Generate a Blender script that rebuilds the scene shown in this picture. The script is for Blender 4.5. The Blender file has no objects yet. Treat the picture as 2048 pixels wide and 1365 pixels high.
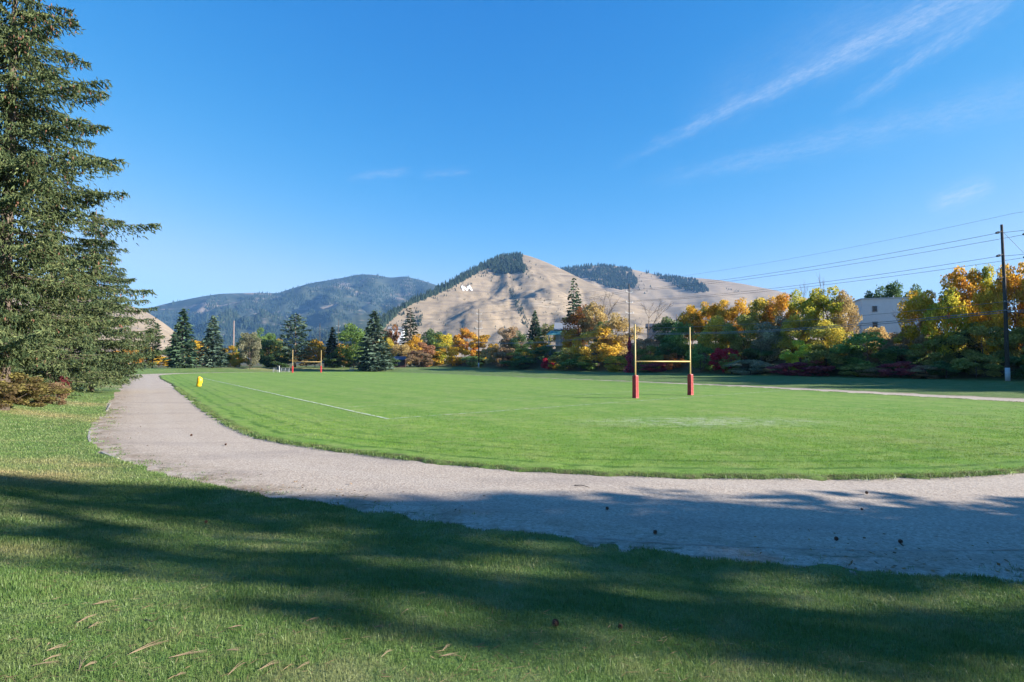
import bpy, math, random
import numpy as np
from mathutils import Vector, noise as mnoise
from mathutils.bvhtree import BVHTree

# ------------------------------------------------------------------ camera, sky, sun, exposure
scene = bpy.context.scene
F = 1100.0; CX, CY = 1024.0, 682.5; TILT = math.atan(42.0 / F); CAMZ = 3.0
cam_d = bpy.data.cameras.new('camera'); cam = bpy.data.objects.new('camera', cam_d)
scene.collection.objects.link(cam); scene.camera = cam
cam_d.sensor_width = 36.0; cam_d.lens = 36.0 * F / 2048.0
cam_d.clip_start = 0.1; cam_d.clip_end = 30000.0
cam.location = (0, 0, CAMZ); cam.rotation_euler = (math.pi / 2 + TILT, 0, 0)

SUN_EL = math.radians(20.5); SUN_AZ = math.radians(-10.0)      # azimuth measured from +X towards +Y
SUND = Vector((math.cos(SUN_EL) * math.cos(SUN_AZ), math.cos(SUN_EL) * math.sin(SUN_AZ), math.sin(SUN_EL)))
sun_l = bpy.data.lights.new('sun', 'SUN'); sun_l.energy = 5.0; sun_l.angle = math.radians(0.53)
sun_l.color = (1.0, 0.93, 0.82)
sun = bpy.data.objects.new('sun', sun_l); scene.collection.objects.link(sun)
sun.rotation_euler = SUND.to_track_quat('Z', 'Y').to_euler()

scene.view_settings.view_transform = 'Standard'; scene.view_settings.look = 'None'
scene.view_settings.exposure = 1.85; scene.view_settings.gamma = 1.0
scene.view_settings.use_curve_mapping = False
try:
    scene.cycles.use_denoising = True
    scene.cycles.max_bounces = 5; scene.cycles.diffuse_bounces = 3; scene.cycles.transmission_bounces = 3
    scene.cycles.volume_bounces = 0; scene.cycles.transparent_max_bounces = 8
    scene.cycles.use_adaptive_sampling = True; scene.cycles.adaptive_threshold = 0.015
except Exception:
    pass


def ray(px, py):
    dx = (px - CX) / F; dy = -(py - CY) / F
    c, s = math.cos(TILT), math.sin(TILT)
    return Vector((dx, c - dy * s, s + dy * c))


def at_depth(px, py, Y):
    d = ray(px, py); k = Y / d.y
    return Vector((d.x * k, Y, CAMZ + d.z * k))


def on_plane(px, py, z=0.0):
    d = ray(px, py); k = (z - CAMZ) / d.z
    return Vector((d.x * k, d.y * k, z))


# ---- node helper
class N:
    def __init__(self, tree):
        self.t = tree; self.n = tree.nodes; self.l = tree.links

    def node(self, typ, **kw):
        nd = self.n.new(typ)
        for k, v in kw.items():
            setattr(nd, k, v)
        return nd

    def set(self, sock, v):
        if isinstance(v, bpy.types.NodeSocket):
            self.l.new(v, sock)
        elif v is not None:
            if isinstance(v, (tuple, list)) and len(v) == 3 and sock.type == 'RGBA':
                v = (*v, 1.0)
            sock.default_value = v

    def math(self, op, a, b=None, c=None, clamp=False):
        nd = self.node('ShaderNodeMath', operation=op, use_clamp=clamp)
        for i, v in enumerate((a, b, c)):
            if v is not None:
                self.set(nd.inputs[i], v)
        return nd.outputs[0]

    def vmath(self, op, a, b=None):
        nd = self.node('ShaderNodeVectorMath', operation=op)
        self.set(nd.inputs[0], a)
        if b is not None:
            self.set(nd.inputs[1], b)
        return nd.outputs['Value'] if op in ('DOT_PRODUCT', 'LENGTH') else nd.outputs[0]

    def mix(self, f, a, b, blend='MIX'):
        nd = self.node('ShaderNodeMix', data_type='RGBA', blend_type=blend)
        self.set(nd.inputs[0], f); self.set(nd.inputs[6], a); self.set(nd.inputs[7], b)
        return nd.outputs[2]

    def ramp(self, f, stops, interp='LINEAR'):
        nd = self.node('ShaderNodeValToRGB'); cr = nd.color_ramp; cr.interpolation = interp
        while len(cr.elements) < len(stops):
            cr.elements.new(0.5)
        for e, (p, c) in zip(cr.elements, stops):
            e.position = p
            e.color = (c, c, c, 1) if isinstance(c, (int, float)) else (*c, 1)
        self.set(nd.inputs[0], f)
        return nd.outputs[0]

    def noise(self, vec, scale, detail=3.0, rough=0.55, dist=0.0, w=None):
        nd = self.node('ShaderNodeTexNoise')
        if vec is not None:
            self.set(nd.inputs['Vector'], vec)
        nd.inputs['Scale'].default_value = scale; nd.inputs['Detail'].default_value = detail
        nd.inputs['Roughness'].default_value = rough; nd.inputs['Distortion'].default_value = dist
        return nd.outputs[0]

    def remap(self, v, a, b, c=0.0, d=1.0):
        nd = self.node('ShaderNodeMapRange'); nd.clamp = True
        self.set(nd.inputs[0], v)
        for i, x in enumerate((a, b, c, d)):
            self.set(nd.inputs[i + 1], x)
        return nd.outputs[0]

    def scaled(self, vec, s):
        return self.vmath('MULTIPLY', vec, s)

    def attr(self, name, kind='GEOMETRY'):
        nd = self.node('ShaderNodeAttribute', attribute_type=kind, attribute_name=name)
        return nd


world = bpy.data.worlds.new('World'); scene.world = world; world.use_nodes = True
wn = N(world.node_tree); wn.n.clear()
sky = wn.node('ShaderNodeTexSky', sky_type='NISHITA', sun_disc=False)
sky.sun_elevation = SUN_EL; sky.sun_rotation = math.pi / 2 - SUN_AZ
sky.altitude = 1000.0; sky.air_density = 1.0; sky.dust_density = 0.0; sky.ozone_density = 6.0
sepc = wn.node('ShaderNodeSeparateColor'); wn.l.new(sky.outputs[0], sepc.inputs[0])      # colour grade of the clear sky: deeper blue, softer falloff
comb = wn.node('ShaderNodeCombineColor')
for i, (ref, lim, pw_, k_) in enumerate(((1.30, 1.32, 3.0, 1.36), (2.70, 3.4, 1.00, 2.10), (5.05, 5.8, 0.45, 3.30))):
    v_ = wn.math('DIVIDE', wn.math('SMOOTH_MIN', sepc.outputs[i], lim * 1.08, lim * 0.55), ref)
    wn.l.new(wn.math('MULTIPLY', wn.math('POWER', v_, pw_), k_), comb.inputs[i])
skycol = comb.outputs[0]
dirv = wn.vmath('NORMALIZE', wn.node('ShaderNodeTexCoord').outputs['Generated'])


def streak(p0, p1, w0, w1, strength, fray, seed):
    """a cirrus streak along the great circle between two sky directions"""
    a = ray(*p0).normalized(); b = ray(*p1).normalized()
    nrm = a.cross(b).normalized(); t = nrm.cross(a).normalized()
    L = a.angle(b)
    perp = wn.vmath('DOT_PRODUCT', dirv, tuple(nrm))
    u = wn.math('ARCTAN2', wn.vmath('DOT_PRODUCT', dirv, tuple(t)), wn.vmath('DOT_PRODUCT', dirv, tuple(a)))
    u = wn.math('DIVIDE', u, L)
    cv = wn.node('ShaderNodeCombineXYZ')
    wn.set(cv.inputs[0], wn.math('MULTIPLY', u, L * 14.0)); wn.set(cv.inputs[1], wn.math('MULTIPLY', perp, 45.0))
    cv.inputs[2].default_value = seed
    warp = wn.math('SUBTRACT', wn.noise(cv.outputs[0], 1.6, 5.0, 0.65), 0.5)
    pw = wn.math('ADD', perp, wn.math('MULTIPLY', warp, 0.045 * fray))
    wid = wn.remap(u, 0.0, 1.0, w0 / F, w1 / F)
    q = wn.math('DIVIDE', pw, wid)
    g = wn.math('POWER', 2.718, wn.math('MULTIPLY', wn.math('MULTIPLY', q, q), -1.0))
    ends = wn.math('MULTIPLY', wn.remap(u, -0.02, 0.35), wn.remap(u, 1.25, 0.95))
    tex = wn.remap(wn.noise(cv.outputs[0], 4.5, 8.0, 0.75), 0.34, 0.68, 0.1, 1.0)
    return wn.math('MULTIPLY', wn.math('MULTIPLY', g, ends), wn.math('MULTIPLY', tex, strength))


cl = None
for a in [((1225, 332), (1960, -20), 6, 21, 0.40, 0.85, 1.0), ((1660, 235), (1990, 15), 9, 15, 0.32, 1.0, 5.0),
          ((1560, 140), (1960, -40), 25, 60, 0.13, 1.0, 9.0), ((1280, 370), (2060, 190), 12, 26, 0.24, 0.7, 13.0),
          ((1850, 415), (1965, 376), 14, 13, 0.6, 0.6, 17.0), ((690, 358), (800, 345), 6, 8, 0.22, 0.5, 21.0),
          ((840, 352), (925, 345), 6, 7, 0.18, 0.5, 25.0), ((1350, 250), (1700, 60), 40, 60, 0.10, 1.0, 29.0)]:
    m = streak(*a)
    cl = m if cl is None else wn.math('ADD', cl, m)
cl = wn.math('MINIMUM', cl, 0.8)
skyc = wn.mix(cl, skycol, (2.5, 2.9, 3.5))
bg = wn.node('ShaderNodeBackground'); wn.set(bg.inputs[0], skyc); bg.inputs[1].default_value = 0.08
wo = wn.node('ShaderNodeOutputWorld'); wn.l.new(bg.outputs[0], wo.inputs[0])

# ------------------------------------------------------------------ helpers
rng = np.random.default_rng(7); random.seed(7)
COL = scene.collection


def mesh_np(name, V, faces, mats=None, attrs=None, smooth=False):
    """V (n,3) array; faces list of (array (m,k)) ; attrs dict name->(n,) float"""
    me = bpy.data.meshes.new(name)
    V = np.asarray(V, dtype=np.float32)
    if not isinstance(faces, (list, tuple)):
        faces = [faces]
    faces = [np.asarray(f, dtype=np.int32) for f in faces if len(f)]
    loops = np.concatenate([f.ravel() for f in faces]); tot = np.concatenate([np.full(len(f), f.shape[1], np.int32) for f in faces])
    starts = np.concatenate([[0], np.cumsum(tot)[:-1]]).astype(np.int32)
    me.vertices.add(len(V)); me.vertices.foreach_set('co', V.ravel())
    me.loops.add(len(loops)); me.loops.foreach_set('vertex_index', loops)
    me.polygons.add(len(tot)); me.polygons.foreach_set('loop_start', starts); me.polygons.foreach_set('loop_total', tot)
    me.polygons.foreach_set('use_smooth', np.full(len(tot), bool(smooth)))
    me.update(calc_edges=True); me.validate()
    if attrs:
        for k, a in attrs.items():
            at = me.attributes.new(k, 'FLOAT', 'POINT'); at.data.foreach_set('value', np.asarray(a, np.float32))
    if mats:
        for m in (mats if isinstance(mats, list) else [mats]):
            me.materials.append(m)
    return me


def link(name, me, parent=None, loc=None, label=None, cat=None, group=None, kind=None):
    o = bpy.data.objects.new(name, me); COL.objects.link(o)
    if parent is not None:
        o.parent = parent
    if loc is not None:
        o.location = loc
    tag(o, label, cat, group, kind)
    return o


def tag(o, label=None, cat=None, group=None, kind=None):
    if label: o['label'] = label
    if cat: o['category'] = cat
    if group: o['group'] = group
    if kind: o['kind'] = kind
    return o


class MB:
    def __init__(self): self.v = []; self.f = {}; self.n = 0
    def add(self, V, Fc):
        V = np.asarray(V, float).reshape(-1, 3); self.v.append(V)
        for f in Fc:
            self.f.setdefault(len(f), []).append([i + self.n for i in f])
        self.n += len(V); return self
    def box(self, c, s, rz=0.0, axes=None):
        c = np.array(c, float); h = np.array(s, float) / 2
        P = np.array([[x, y, z] for x in (-1, 1) for y in (-1, 1) for z in (-1, 1)]) * h
        if axes is not None:
            P = P @ np.array(axes)
        elif rz:
            k, q = math.cos(rz), math.sin(rz); P = P @ np.array([[k, q, 0], [-q, k, 0], [0, 0, 1]])
        return self.add(P + c, [(0, 1, 3, 2), (4, 6, 7, 5), (0, 4, 5, 1), (2, 3, 7, 6), (0, 2, 6, 4), (1, 5, 7, 3)])
    def tube(self, pts, rad, n=8, cap=True):
        pts = [Vector(p) for p in pts]; m = len(pts)
        if isinstance(rad, (int, float)): rad = [rad] * m
        V = []; up = Vector((0.123, 0.2, 1)).normalized()
        for i, p in enumerate(pts):
            t = (pts[min(i + 1, m - 1)] - pts[max(i - 1, 0)]).normalized()
            ref = up if abs(t.dot(up)) < 0.95 else Vector((1, 0.1, 0)).normalized()
            a = t.cross(ref).normalized(); b = t.cross(a)
            for k in range(n):
                w = 2 * math.pi * k / n
                V.append(p + a * (math.cos(w) * rad[i]) + b * (math.sin(w) * rad[i]))
        Fc = [(i * n + k, i * n + (k + 1) % n, (i + 1) * n + (k + 1) % n, (i + 1) * n + k) for i in range(m - 1) for k in range(n)]
        if cap:
            Fc += [tuple(range(n))[::-1], tuple((m - 1) * n + k for k in range(n))]
        return self.add([tuple(v) for v in V], Fc)
    def mesh(self, name, mat=None, smooth=False):
        return mesh_np(name, np.concatenate(self.v), [np.array(a) for a in self.f.values()], mat, smooth=smooth)


def new_mat(name):
    m = bpy.data.materials.new(name); m.use_nodes = True; n = N(m.node_tree); n.n.clear()
    out = n.node('ShaderNodeOutputMaterial'); return m, n, out


def principled(n, out, color, rough=0.7, bump=None, bstr=0.3, bdist=0.02, metal=0.0, spec=0.3):
    p = n.node('ShaderNodeBsdfPrincipled'); n.set(p.inputs['Base Color'], color); n.set(p.inputs['Roughness'], rough)
    p.inputs['Metallic'].default_value = metal; p.inputs['Specular IOR Level'].default_value = spec
    if bump is not None:
        b = n.node('ShaderNodeBump'); b.inputs['Strength'].default_value = bstr; b.inputs['Distance'].default_value = bdist
        n.set(b.inputs['Height'], bump); n.l.new(b.outputs[0], p.inputs['Normal'])
    n.l.new(p.outputs[0], out.inputs[0]); return p


def simple_mat(name, color, rough=0.6, var=0.15, scale=6.0, metal=0.0, spec=0.3, bstr=0.15):
    m, n, out = new_mat(name); g = n.node('ShaderNodeTexCoord').outputs['Object']
    nz = n.noise(g, scale, 4.0, 0.6)
    k = n.remap(nz, 0.25, 0.75, 1 - var, 1 + var)
    c = n.mix(1.0, color, n.node('ShaderNodeCombineColor').outputs[0], 'MULTIPLY')
    cc = n.n[-1] if False else None
    comb = [x for x in n.n if x.bl_idname == 'ShaderNodeCombineColor'][0]
    for i in range(3): n.l.new(k, comb.inputs[i])
    principled(n, out, c, rough, n.noise(g, scale * 5, 3.0), bstr, 0.02, metal, spec)
    return m


def sstep(a, b, x):
    t = np.clip((np.asarray(x, float) - a) / (b - a), 0, 1); return t * t * (3 - 2 * t)


def _h(i, j, s):
    n = (i.astype(np.int64) * 374761393 + j.astype(np.int64) * 668265263 + s * 144665) & 0x7fffffff
    n = ((n ^ (n >> 13)) * 1274126177) & 0x7fffffff
    return ((n ^ (n >> 16)) & 0xffff) / 65535.0


def vnoise(x, y, s=0):
    x = np.asarray(x, float); y = np.asarray(y, float); i = np.floor(x); j = np.floor(y); fx = x - i; fy = y - j
    fx = fx * fx * (3 - 2 * fx); fy = fy * fy * (3 - 2 * fy); i = i.astype(np.int64); j = j.astype(np.int64)
    return (_h(i, j, s) * (1 - fx) + _h(i + 1, j, s) * fx) * (1 - fy) + (_h(i, j + 1, s) * (1 - fx) + _h(i + 1, j + 1, s) * fx) * fy


def fbm(x, y, s=0, o=4):
    r = 0; a = 0.5
    for k in range(o):
        r = r + a * vnoise(x * 2 ** k, y * 2 ** k, s + k * 17); a *= 0.5
    return r / (1 - 0.5 ** o)


def catmull(P, n=12):
    P = [np.array(p, float) for p in P]; m = len(P); out = []
    for i in range(m):
        p0, p1, p2, p3 = P[i - 1], P[i], P[(i + 1) % m], P[(i + 2) % m]
        # centripetal-ish: chord lengths
        t1 = max(np.linalg.norm(p1 - p0), 1e-6) ** 0.5; t2 = max(np.linalg.norm(p2 - p1), 1e-6) ** 0.5; t3 = max(np.linalg.norm(p3 - p2), 1e-6) ** 0.5
        m1 = (p1 - p0) / t1 - (p2 - p0) / (t1 + t2) + (p2 - p1) / t2
        m2 = (p2 - p1) / t2 - (p3 - p1) / (t2 + t3) + (p3 - p2) / t3
        m1 *= t2; m2 *= t2
        for k in range(n):
            t = k / n
            out.append((2 * t**3 - 3 * t**2 + 1) * p1 + (t**3 - 2 * t**2 + t) * m1 + (-2 * t**3 + 3 * t**2) * p2 + (t**3 - t**2) * m2)
    return np.array(out)


# ------------------------------------------------------------------ plan of the place (metres; field at z = 0)
gp = lambda px, py: tuple(on_plane(px, py)[:2])
INNER = catmull([(-69, 108), (-45, 73), gp(385, 800), gp(440, 840), gp(520, 875), gp(610, 893), gp(700, 906), gp(850, 924), gp(1000, 938), gp(1200, 950),
                 gp(1500, 957), gp(1800, 957), gp(2048, 945), (20, 17.2), (27, 22), (33, 29), (36.6, 36), gp(2048, 808), gp(1757, 791),
                 (25.7, 68), (5.2, 101.5), (-25, 148), (-38, 162), (-55, 168), (-72, 160), (-82, 145), (-80, 127)], 12)
OUTER = catmull([gp(262.5, 753.5), gp(239, 778), gp(218, 811), gp(207, 832), gp(181, 863), gp(181, 884), gp(201, 904), gp(236, 919), gp(306, 942),
                 gp(400, 966), gp(497, 988), gp(658, 1012), gp(760, 1026), gp(1000, 1060), gp(1190, 1090), gp(1400, 1116), gp(1600, 1136),
                 gp(1800, 1151), gp(2048, 1160), (11, 7.9), (17, 9.6), (26, 14), (35, 21.5), (41.5, 31), (43.8, 39), (38.6, 51.6), (29.5, 69.8),
                 (6.9, 102.6), (-23.4, 149.2), (-37, 163.6), (-55, 175.5), (-77, 167), (-90, 148), (-89, 128)], 12)


def sdist_exact(P, poly):
    """signed distance of points (n,2) to closed polyline; negative inside"""
    P = np.asarray(P, float); A = poly; B = np.roll(poly, -1, 0); D = B - A; L2 = (D ** 2).sum(1)
    out = np.empty(len(P))
    for c in range(0, len(P), 8000):
        Q = P[c:c + 8000]
        W = Q[:, None, :] - A[None]
        t = np.clip((W * D[None]).sum(2) / L2[None], 0, 1)
        dd = ((W - t[..., None] * D[None]) ** 2).sum(2).min(1) ** 0.5
        y = Q[:, 1][:, None]; x = Q[:, 0][:, None]
        cond = ((A[:, 1][None] > y) != (B[:, 1][None] > y))
        dyy = np.where(np.abs(D[:, 1]) < 1e-9, 1e-9, D[:, 1])
        xi = A[:, 0][None] + (y - A[:, 1][None]) * D[:, 0][None] / dyy[None]
        ins = (cond & (x < xi)).sum(1) % 2 == 1
        out[c:c + 8000] = np.where(ins, -dd, dd)
    return out


class SDGrid:
    def __init__(self, poly, x0=-104.0, y0=-6.0, x1=62.0, y1=190.0, h=0.4):
        self.p = poly; self.x0, self.y0, self.h = x0, y0, h; self.nx = int((x1 - x0) / h) + 1; self.ny = int((y1 - y0) / h) + 1
        X_, Y_ = np.meshgrid(x0 + np.arange(self.nx) * h, y0 + np.arange(self.ny) * h)
        self.g = sdist_exact(np.stack([X_.ravel(), Y_.ravel()], 1), poly).reshape(self.ny, self.nx)
    def __call__(self, P):
        P = np.asarray(P, float); fx = (P[:, 0] - self.x0) / self.h; fy = (P[:, 1] - self.y0) / self.h
        ins = (fx >= 0) & (fx < self.nx - 1) & (fy >= 0) & (fy < self.ny - 1)
        i = np.clip(fx.astype(int), 0, self.nx - 2); j = np.clip(fy.astype(int), 0, self.ny - 2); u = np.clip(fx - i, 0, 1); v = np.clip(fy - j, 0, 1); g = self.g
        d = (g[j, i] * (1 - u) + g[j, i + 1] * u) * (1 - v) + (g[j + 1, i] * (1 - u) + g[j + 1, i + 1] * u) * v
        if not ins.all():     # far outside: distance to the grid's nearest point is close enough
            qx = np.clip(P[:, 0], self.x0, self.x0 + (self.nx - 1) * self.h); qy = np.clip(P[:, 1], self.y0, self.y0 + (self.ny - 1) * self.h)
            d = d + np.hypot(P[:, 0] - qx, P[:, 1] - qy)
        return d


_SDG = {}


def sdist(P, poly):
    k = id(poly)
    if k in _SDG: return _SDG[k](P)
    return sdist_exact(P, poly)


_SDG[id(OUTER)] = SDGrid(OUTER); _SDG[id(INNER)] = SDGrid(INNER)
PL0 = np.array((65.8, 73.0)); PLT = np.array((-0.55, 0.835)); PLN = np.array((0.835, 0.55))   # pole line


def st(P):
    Q = np.asarray(P, float) - PL0; return Q @ PLN, Q @ PLT


def ground_h(P, d=None):
    P = np.atleast_2d(np.asarray(P, float)); d = sdist(P, OUTER) if d is None else d
    s, t = st(P); x, y = P[:, 0], P[:, 1]
    rag = (fbm(x * 1.7, y * 1.7, 3) - 0.5) * 0.8
    edge = -0.06 + 0.10 * sstep(-0.12, 0.16, d + rag)
    wr = sstep(-62, -40, s) * (1 - sstep(120, 150, t))
    rise = (1 - wr) * 1.12 * sstep(0.4, 9.5, d) + wr * 0.45 * sstep(0.5, 26, d)
    bank = 7.0 * sstep(2.0, 17.0, s) * (1 - 0.8 * sstep(150, 205, t)) * sstep(-120, -95, t + 0 * s)
    und = (fbm(x * 0.22, y * 0.22, 9) - 0.5) * 0.16 * sstep(0.2, 3.0, d) + (fbm(x * 1.1, y * 1.1, 12) - 0.5) * 0.035 * sstep(0.1, 1.0, d)
    far = 1 - sstep(300, 700, np.hypot(x, y))
    return edge + (rise + bank + und) * far


def gz(x, y): return float(ground_h([(x, y)])[0])


def on_ground(px, py):
    p = on_plane(px, py, 0.6)
    for _ in range(12):
        p = on_plane(px, py, 0.5 * p.z + 0.5 * gz(p.x, p.y))
    p.z = gz(p.x, p.y); return p


# ------------------------------------------------------------------ materials of the ground
def grass_mat(name, blades):
    m, n, out = new_mat(name)
    g = n.node('ShaderNodeNewGeometry').outputs['Position']
    big = n.noise(g, 0.35, 3.0); mid = n.noise(g, 1.6, 4.0, 0.6); fine = n.noise(g, 22.0, 3.0, 0.7)
    c = n.mix(n.remap(big, 0.3, 0.7), (0.085, 0.155, 0.036), (0.135, 0.205, 0.058))
    c = n.mix(n.remap(mid, 0.45, 0.70, 0.0, 0.75), c, (0.205, 0.235, 0.095))
    c = n.mix(n.remap(n.noise(g, 4.5, 3.0, 0.6), 0.52, 0.66, 0.0, 0.5), c, (0.065, 0.14, 0.035))
    c = n.mix(n.remap(n.noise(g, 0.7, 4.0, 0.7), 0.55, 0.68, 0.0, 0.55), c, (0.25, 0.245, 0.12))
    dry = n.attr('dry').outputs['Fac']
    dm = n.math('MULTIPLY', dry, n.remap(n.noise(g, 0.9, 5.0, 0.7), 0.25, 0.6, 0.15, 1.0), clamp=True)
    c = n.mix(dm, c, (0.34, 0.26, 0.13))
    if blades:
        r = n.attr('rnd').outputs['Fac']
        c = n.mix(n.remap(r, 0.82, 1.0, 0.0, 0.75), c, (0.30, 0.27, 0.14))
        c = n.mix(n.remap(r, 0.0, 0.5, 0.35, 0.0), c, (0.045, 0.12, 0.03))
        k = n.remap(n.math('FRACT', n.math('MULTIPLY', r, 37.3)), 0, 1, 0.75, 1.35)
        cb = n.node('ShaderNodeCombineColor')
        for i in range(3): n.l.new(k, cb.inputs[i])
        c = n.mix(1.0, c, cb.outputs[0], 'MULTIPLY')
        d = n.node('ShaderNodeBsdfPrincipled'); n.set(d.inputs['Base Color'], c); d.inputs['Roughness'].default_value = 0.45
        d.inputs['Specular IOR Level'].default_value = 0.35
        tr = n.node('ShaderNodeBsdfTranslucent'); n.set(tr.inputs[0], c)
        mx = n.node('ShaderNodeMixShader'); mx.inputs[0].default_value = 0.35
        n.l.new(d.outputs[0], mx.inputs[1]); n.l.new(tr.outputs[0], mx.inputs[2]); n.l.new(mx.outputs[0], out.inputs[0])
    else:
        soil = n.attr('soil').outputs['Fac']
        c = n.mix(soil, c, n.mix(n.remap(mid, 0.3, 0.7), (0.07, 0.075, 0.035), (0.15, 0.115, 0.07)))
        c = n.mix(n.remap(fine, 0.35, 0.7, 0.45, 0.0), c, (0.03, 0.055, 0.018))
        bmp = n.math('ADD', fine, n.math('MULTIPLY', mid, 0.8))
        principled(n, out, c, 0.85, bmp, 0.7, 0.05, spec=0.15)
    return m


M_lawn = grass_mat('lawn', False); M_blade = grass_mat('grass_blades', True)

def field_mat(name, blades):
    m, n, out = new_mat(name)
    g = n.node('ShaderNodeNewGeometry').outputs['Position']
    big = n.noise(g, 0.10, 3.0); mid = n.noise(g, 0.8, 5.0, 0.65); fine = n.noise(g, 9.0, 4.0, 0.75)
    ed = n.attr('edge').outputs['Fac']
    c = n.mix(n.remap(big, 0.3, 0.7), (0.130, 0.250, 0.036), (0.20, 0.305, 0.056))
    c = n.mix(n.remap(mid, 0.42, 0.66, 0.0, 0.7), c, (0.27, 0.335, 0.095))
    c = n.mix(n.remap(n.noise(g, 2.6, 4.0, 0.7), 0.5, 0.34, 0.0, 0.65), c, (0.075, 0.165, 0.020))
    c = n.mix(n.remap(n.noise(n.scaled(g, (0.25, 1.0, 1.0)), 1.1, 4.0, 0.7), 0.56, 0.70, 0.0, 0.55), c, (0.30, 0.32, 0.13))
    c = n.mix(n.remap(n.noise(g, 0.22, 5.0, 0.75), 0.52, 0.70, 0.0, 0.5), c, (0.26, 0.25, 0.12))
    # broad mowing bands parallel to the field's long axis, fading in and out
    ax = n.vmath('DOT_PRODUCT', g, (0.835, 0.55, 0.0))
    mow = n.math('SINE', n.math('ADD', n.math('MULTIPLY', ax, 1.5), n.math('MULTIPLY', n.noise(g, 0.2, 2.0), 2.0)))
    c = n.mix(n.remap(mow, -0.3, 0.6, 0.0, 0.22), c, (0.085, 0.19, 0.026))
    # mower wheel arcs along the rim
    wv = n.math('SINE', n.math('ADD', n.math('MULTIPLY', ed, 5.6), n.math('MULTIPLY', n.noise(g, 0.35, 3.0), 5.0)))
    stripe = n.math('MULTIPLY', n.remap(wv, 0.45, 0.95), n.remap(ed, 6.5, 0.6, 0.0, 0.9))
    stripe = n.math('MULTIPLY', stripe, n.remap(n.noise(g, 1.1, 4.0), 0.36, 0.56))
    c = n.mix(stripe, c, (0.05, 0.12, 0.016))
    wp = on_plane(1410, 846)                              # worn chalky patch in front of the near goal
    dv = n.vmath('MULTIPLY', n.vmath('SUBTRACT', g, tuple(wp)), (0.16, 0.42, 1.0))
    wm = n.math('MULTIPLY', n.remap(n.vmath('LENGTH', dv), 1.25, 0.1), n.remap(n.noise(g, 1.4, 5.0, 0.7), 0.42, 0.66, 0.0, 0.9))
    c = n.mix(wm, c, (0.50, 0.50, 0.40))
    dirt = n.math('MULTIPLY', n.remap(ed, 0.34, 0.06), n.remap(n.noise(g, 2.2, 4.0, 0.7), 0.35, 0.6))
    c = n.mix(dirt, c, (0.10, 0.075, 0.045))
    if blades:
        r = n.attr('rnd').outputs['Fac']
        c = n.mix(n.remap(r, 0.86, 1.0, 0.0, 0.7), c, (0.34, 0.31, 0.16))
        k = n.remap(n.math('FRACT', n.math('MULTIPLY', r, 37.3)), 0, 1, 0.75, 1.35); cb = n.node('ShaderNodeCombineColor')
        for i in range(3): n.l.new(k, cb.inputs[i])
        c = n.mix(1.0, c, cb.outputs[0], 'MULTIPLY')
        d = n.node('ShaderNodeBsdfDiffuse'); n.set(d.inputs[0], c); tr = n.node('ShaderNodeBsdfTranslucent'); n.set(tr.inputs[0], c)
        mx = n.node('ShaderNodeMixShader'); mx.inputs[0].default_value = 0.35
        n.l.new(d.outputs[0], mx.inputs[1]); n.l.new(tr.outputs[0], mx.inputs[2]); n.l.new(mx.outputs[0], out.inputs[0])
    else:
        c = n.mix(n.remap(fine, 0.35, 0.68, 0.45, 0.0), c, (0.055, 0.125, 0.02))
        principled(n, out, c, 0.8, n.math('ADD', fine, n.math('MULTIPLY', mid, 0.6)), 0.65, 0.06, spec=0.15)
    return m


M_field = field_mat('field_turf', False); M_fblade = field_mat('field_blades', True)

m, n, out = new_mat('track_gravel')
g = n.node('ShaderNodeNewGeometry').outputs['Position']
big = n.noise(g, 0.25, 4.0, 0.6); mid = n.noise(g, 2.2, 5.0, 0.7); fine = n.noise(g, 15.0, 4.0, 0.85)
vo = n.node('ShaderNodeTexVoronoi'); vo.inputs['Scale'].default_value = 17.0; n.l.new(g, vo.inputs['Vector'])
c = n.mix(n.remap(big, 0.3, 0.7), (0.295, 0.242, 0.200), (0.355, 0.288, 0.228))
c = n.mix(n.remap(mid, 0.35, 0.7, 0.0, 0.5), c, (0.42, 0.35, 0.28))
c = n.mix(n.remap(vo.outputs['Color'], 0.2, 1.0, 0.0, 0.65), c, (0.53, 0.455, 0.375))
c = n.mix(n.remap(fine, 0.36, 0.50, 0.75, 0.0), c, (0.12, 0.10, 0.085))
od = n.attr('outer').outputs['Fac']
lane = n.noise(n.scaled(g, (0.35, 1.0, 1.0)), 0.55, 4.0, 0.6)
c = n.mix(n.remap(lane, 0.50, 0.66, 0.0, 0.35), c, (0.20, 0.17, 0.155))
lv = n.math('SINE', n.math('ADD', n.math('MULTIPLY', od, 2.3), n.math('MULTIPLY', lane, 3.0)))
c = n.mix(n.remap(lv, 0.4, 1.0, 0.0, 0.16), c, (0.42, 0.37, 0.32))
apr = n.math('MULTIPLY', n.remap(od, 1.5, 0.1), n.remap(n.noise(g, 1.1, 5.0, 0.75), 0.44, 0.60, 0.0, 0.85))
c = n.mix(apr, c, (0.17, 0.12, 0.075))
moss = n.math('MULTIPLY', n.remap(od, 1.6, 0.2), n.remap(n.noise(n.scaled(g, (0.5, 1.4, 1)), 2.6, 4.0, 0.6), 0.58, 0.66, 0.0, 0.8))
c = n.mix(moss, c, (0.055, 0.065, 0.025))
principled(n, out, c, 0.9, n.math('ADD', fine, vo.outputs['Distance']), 0.3, 0.02, spec=0.2)
M_track = m

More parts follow.
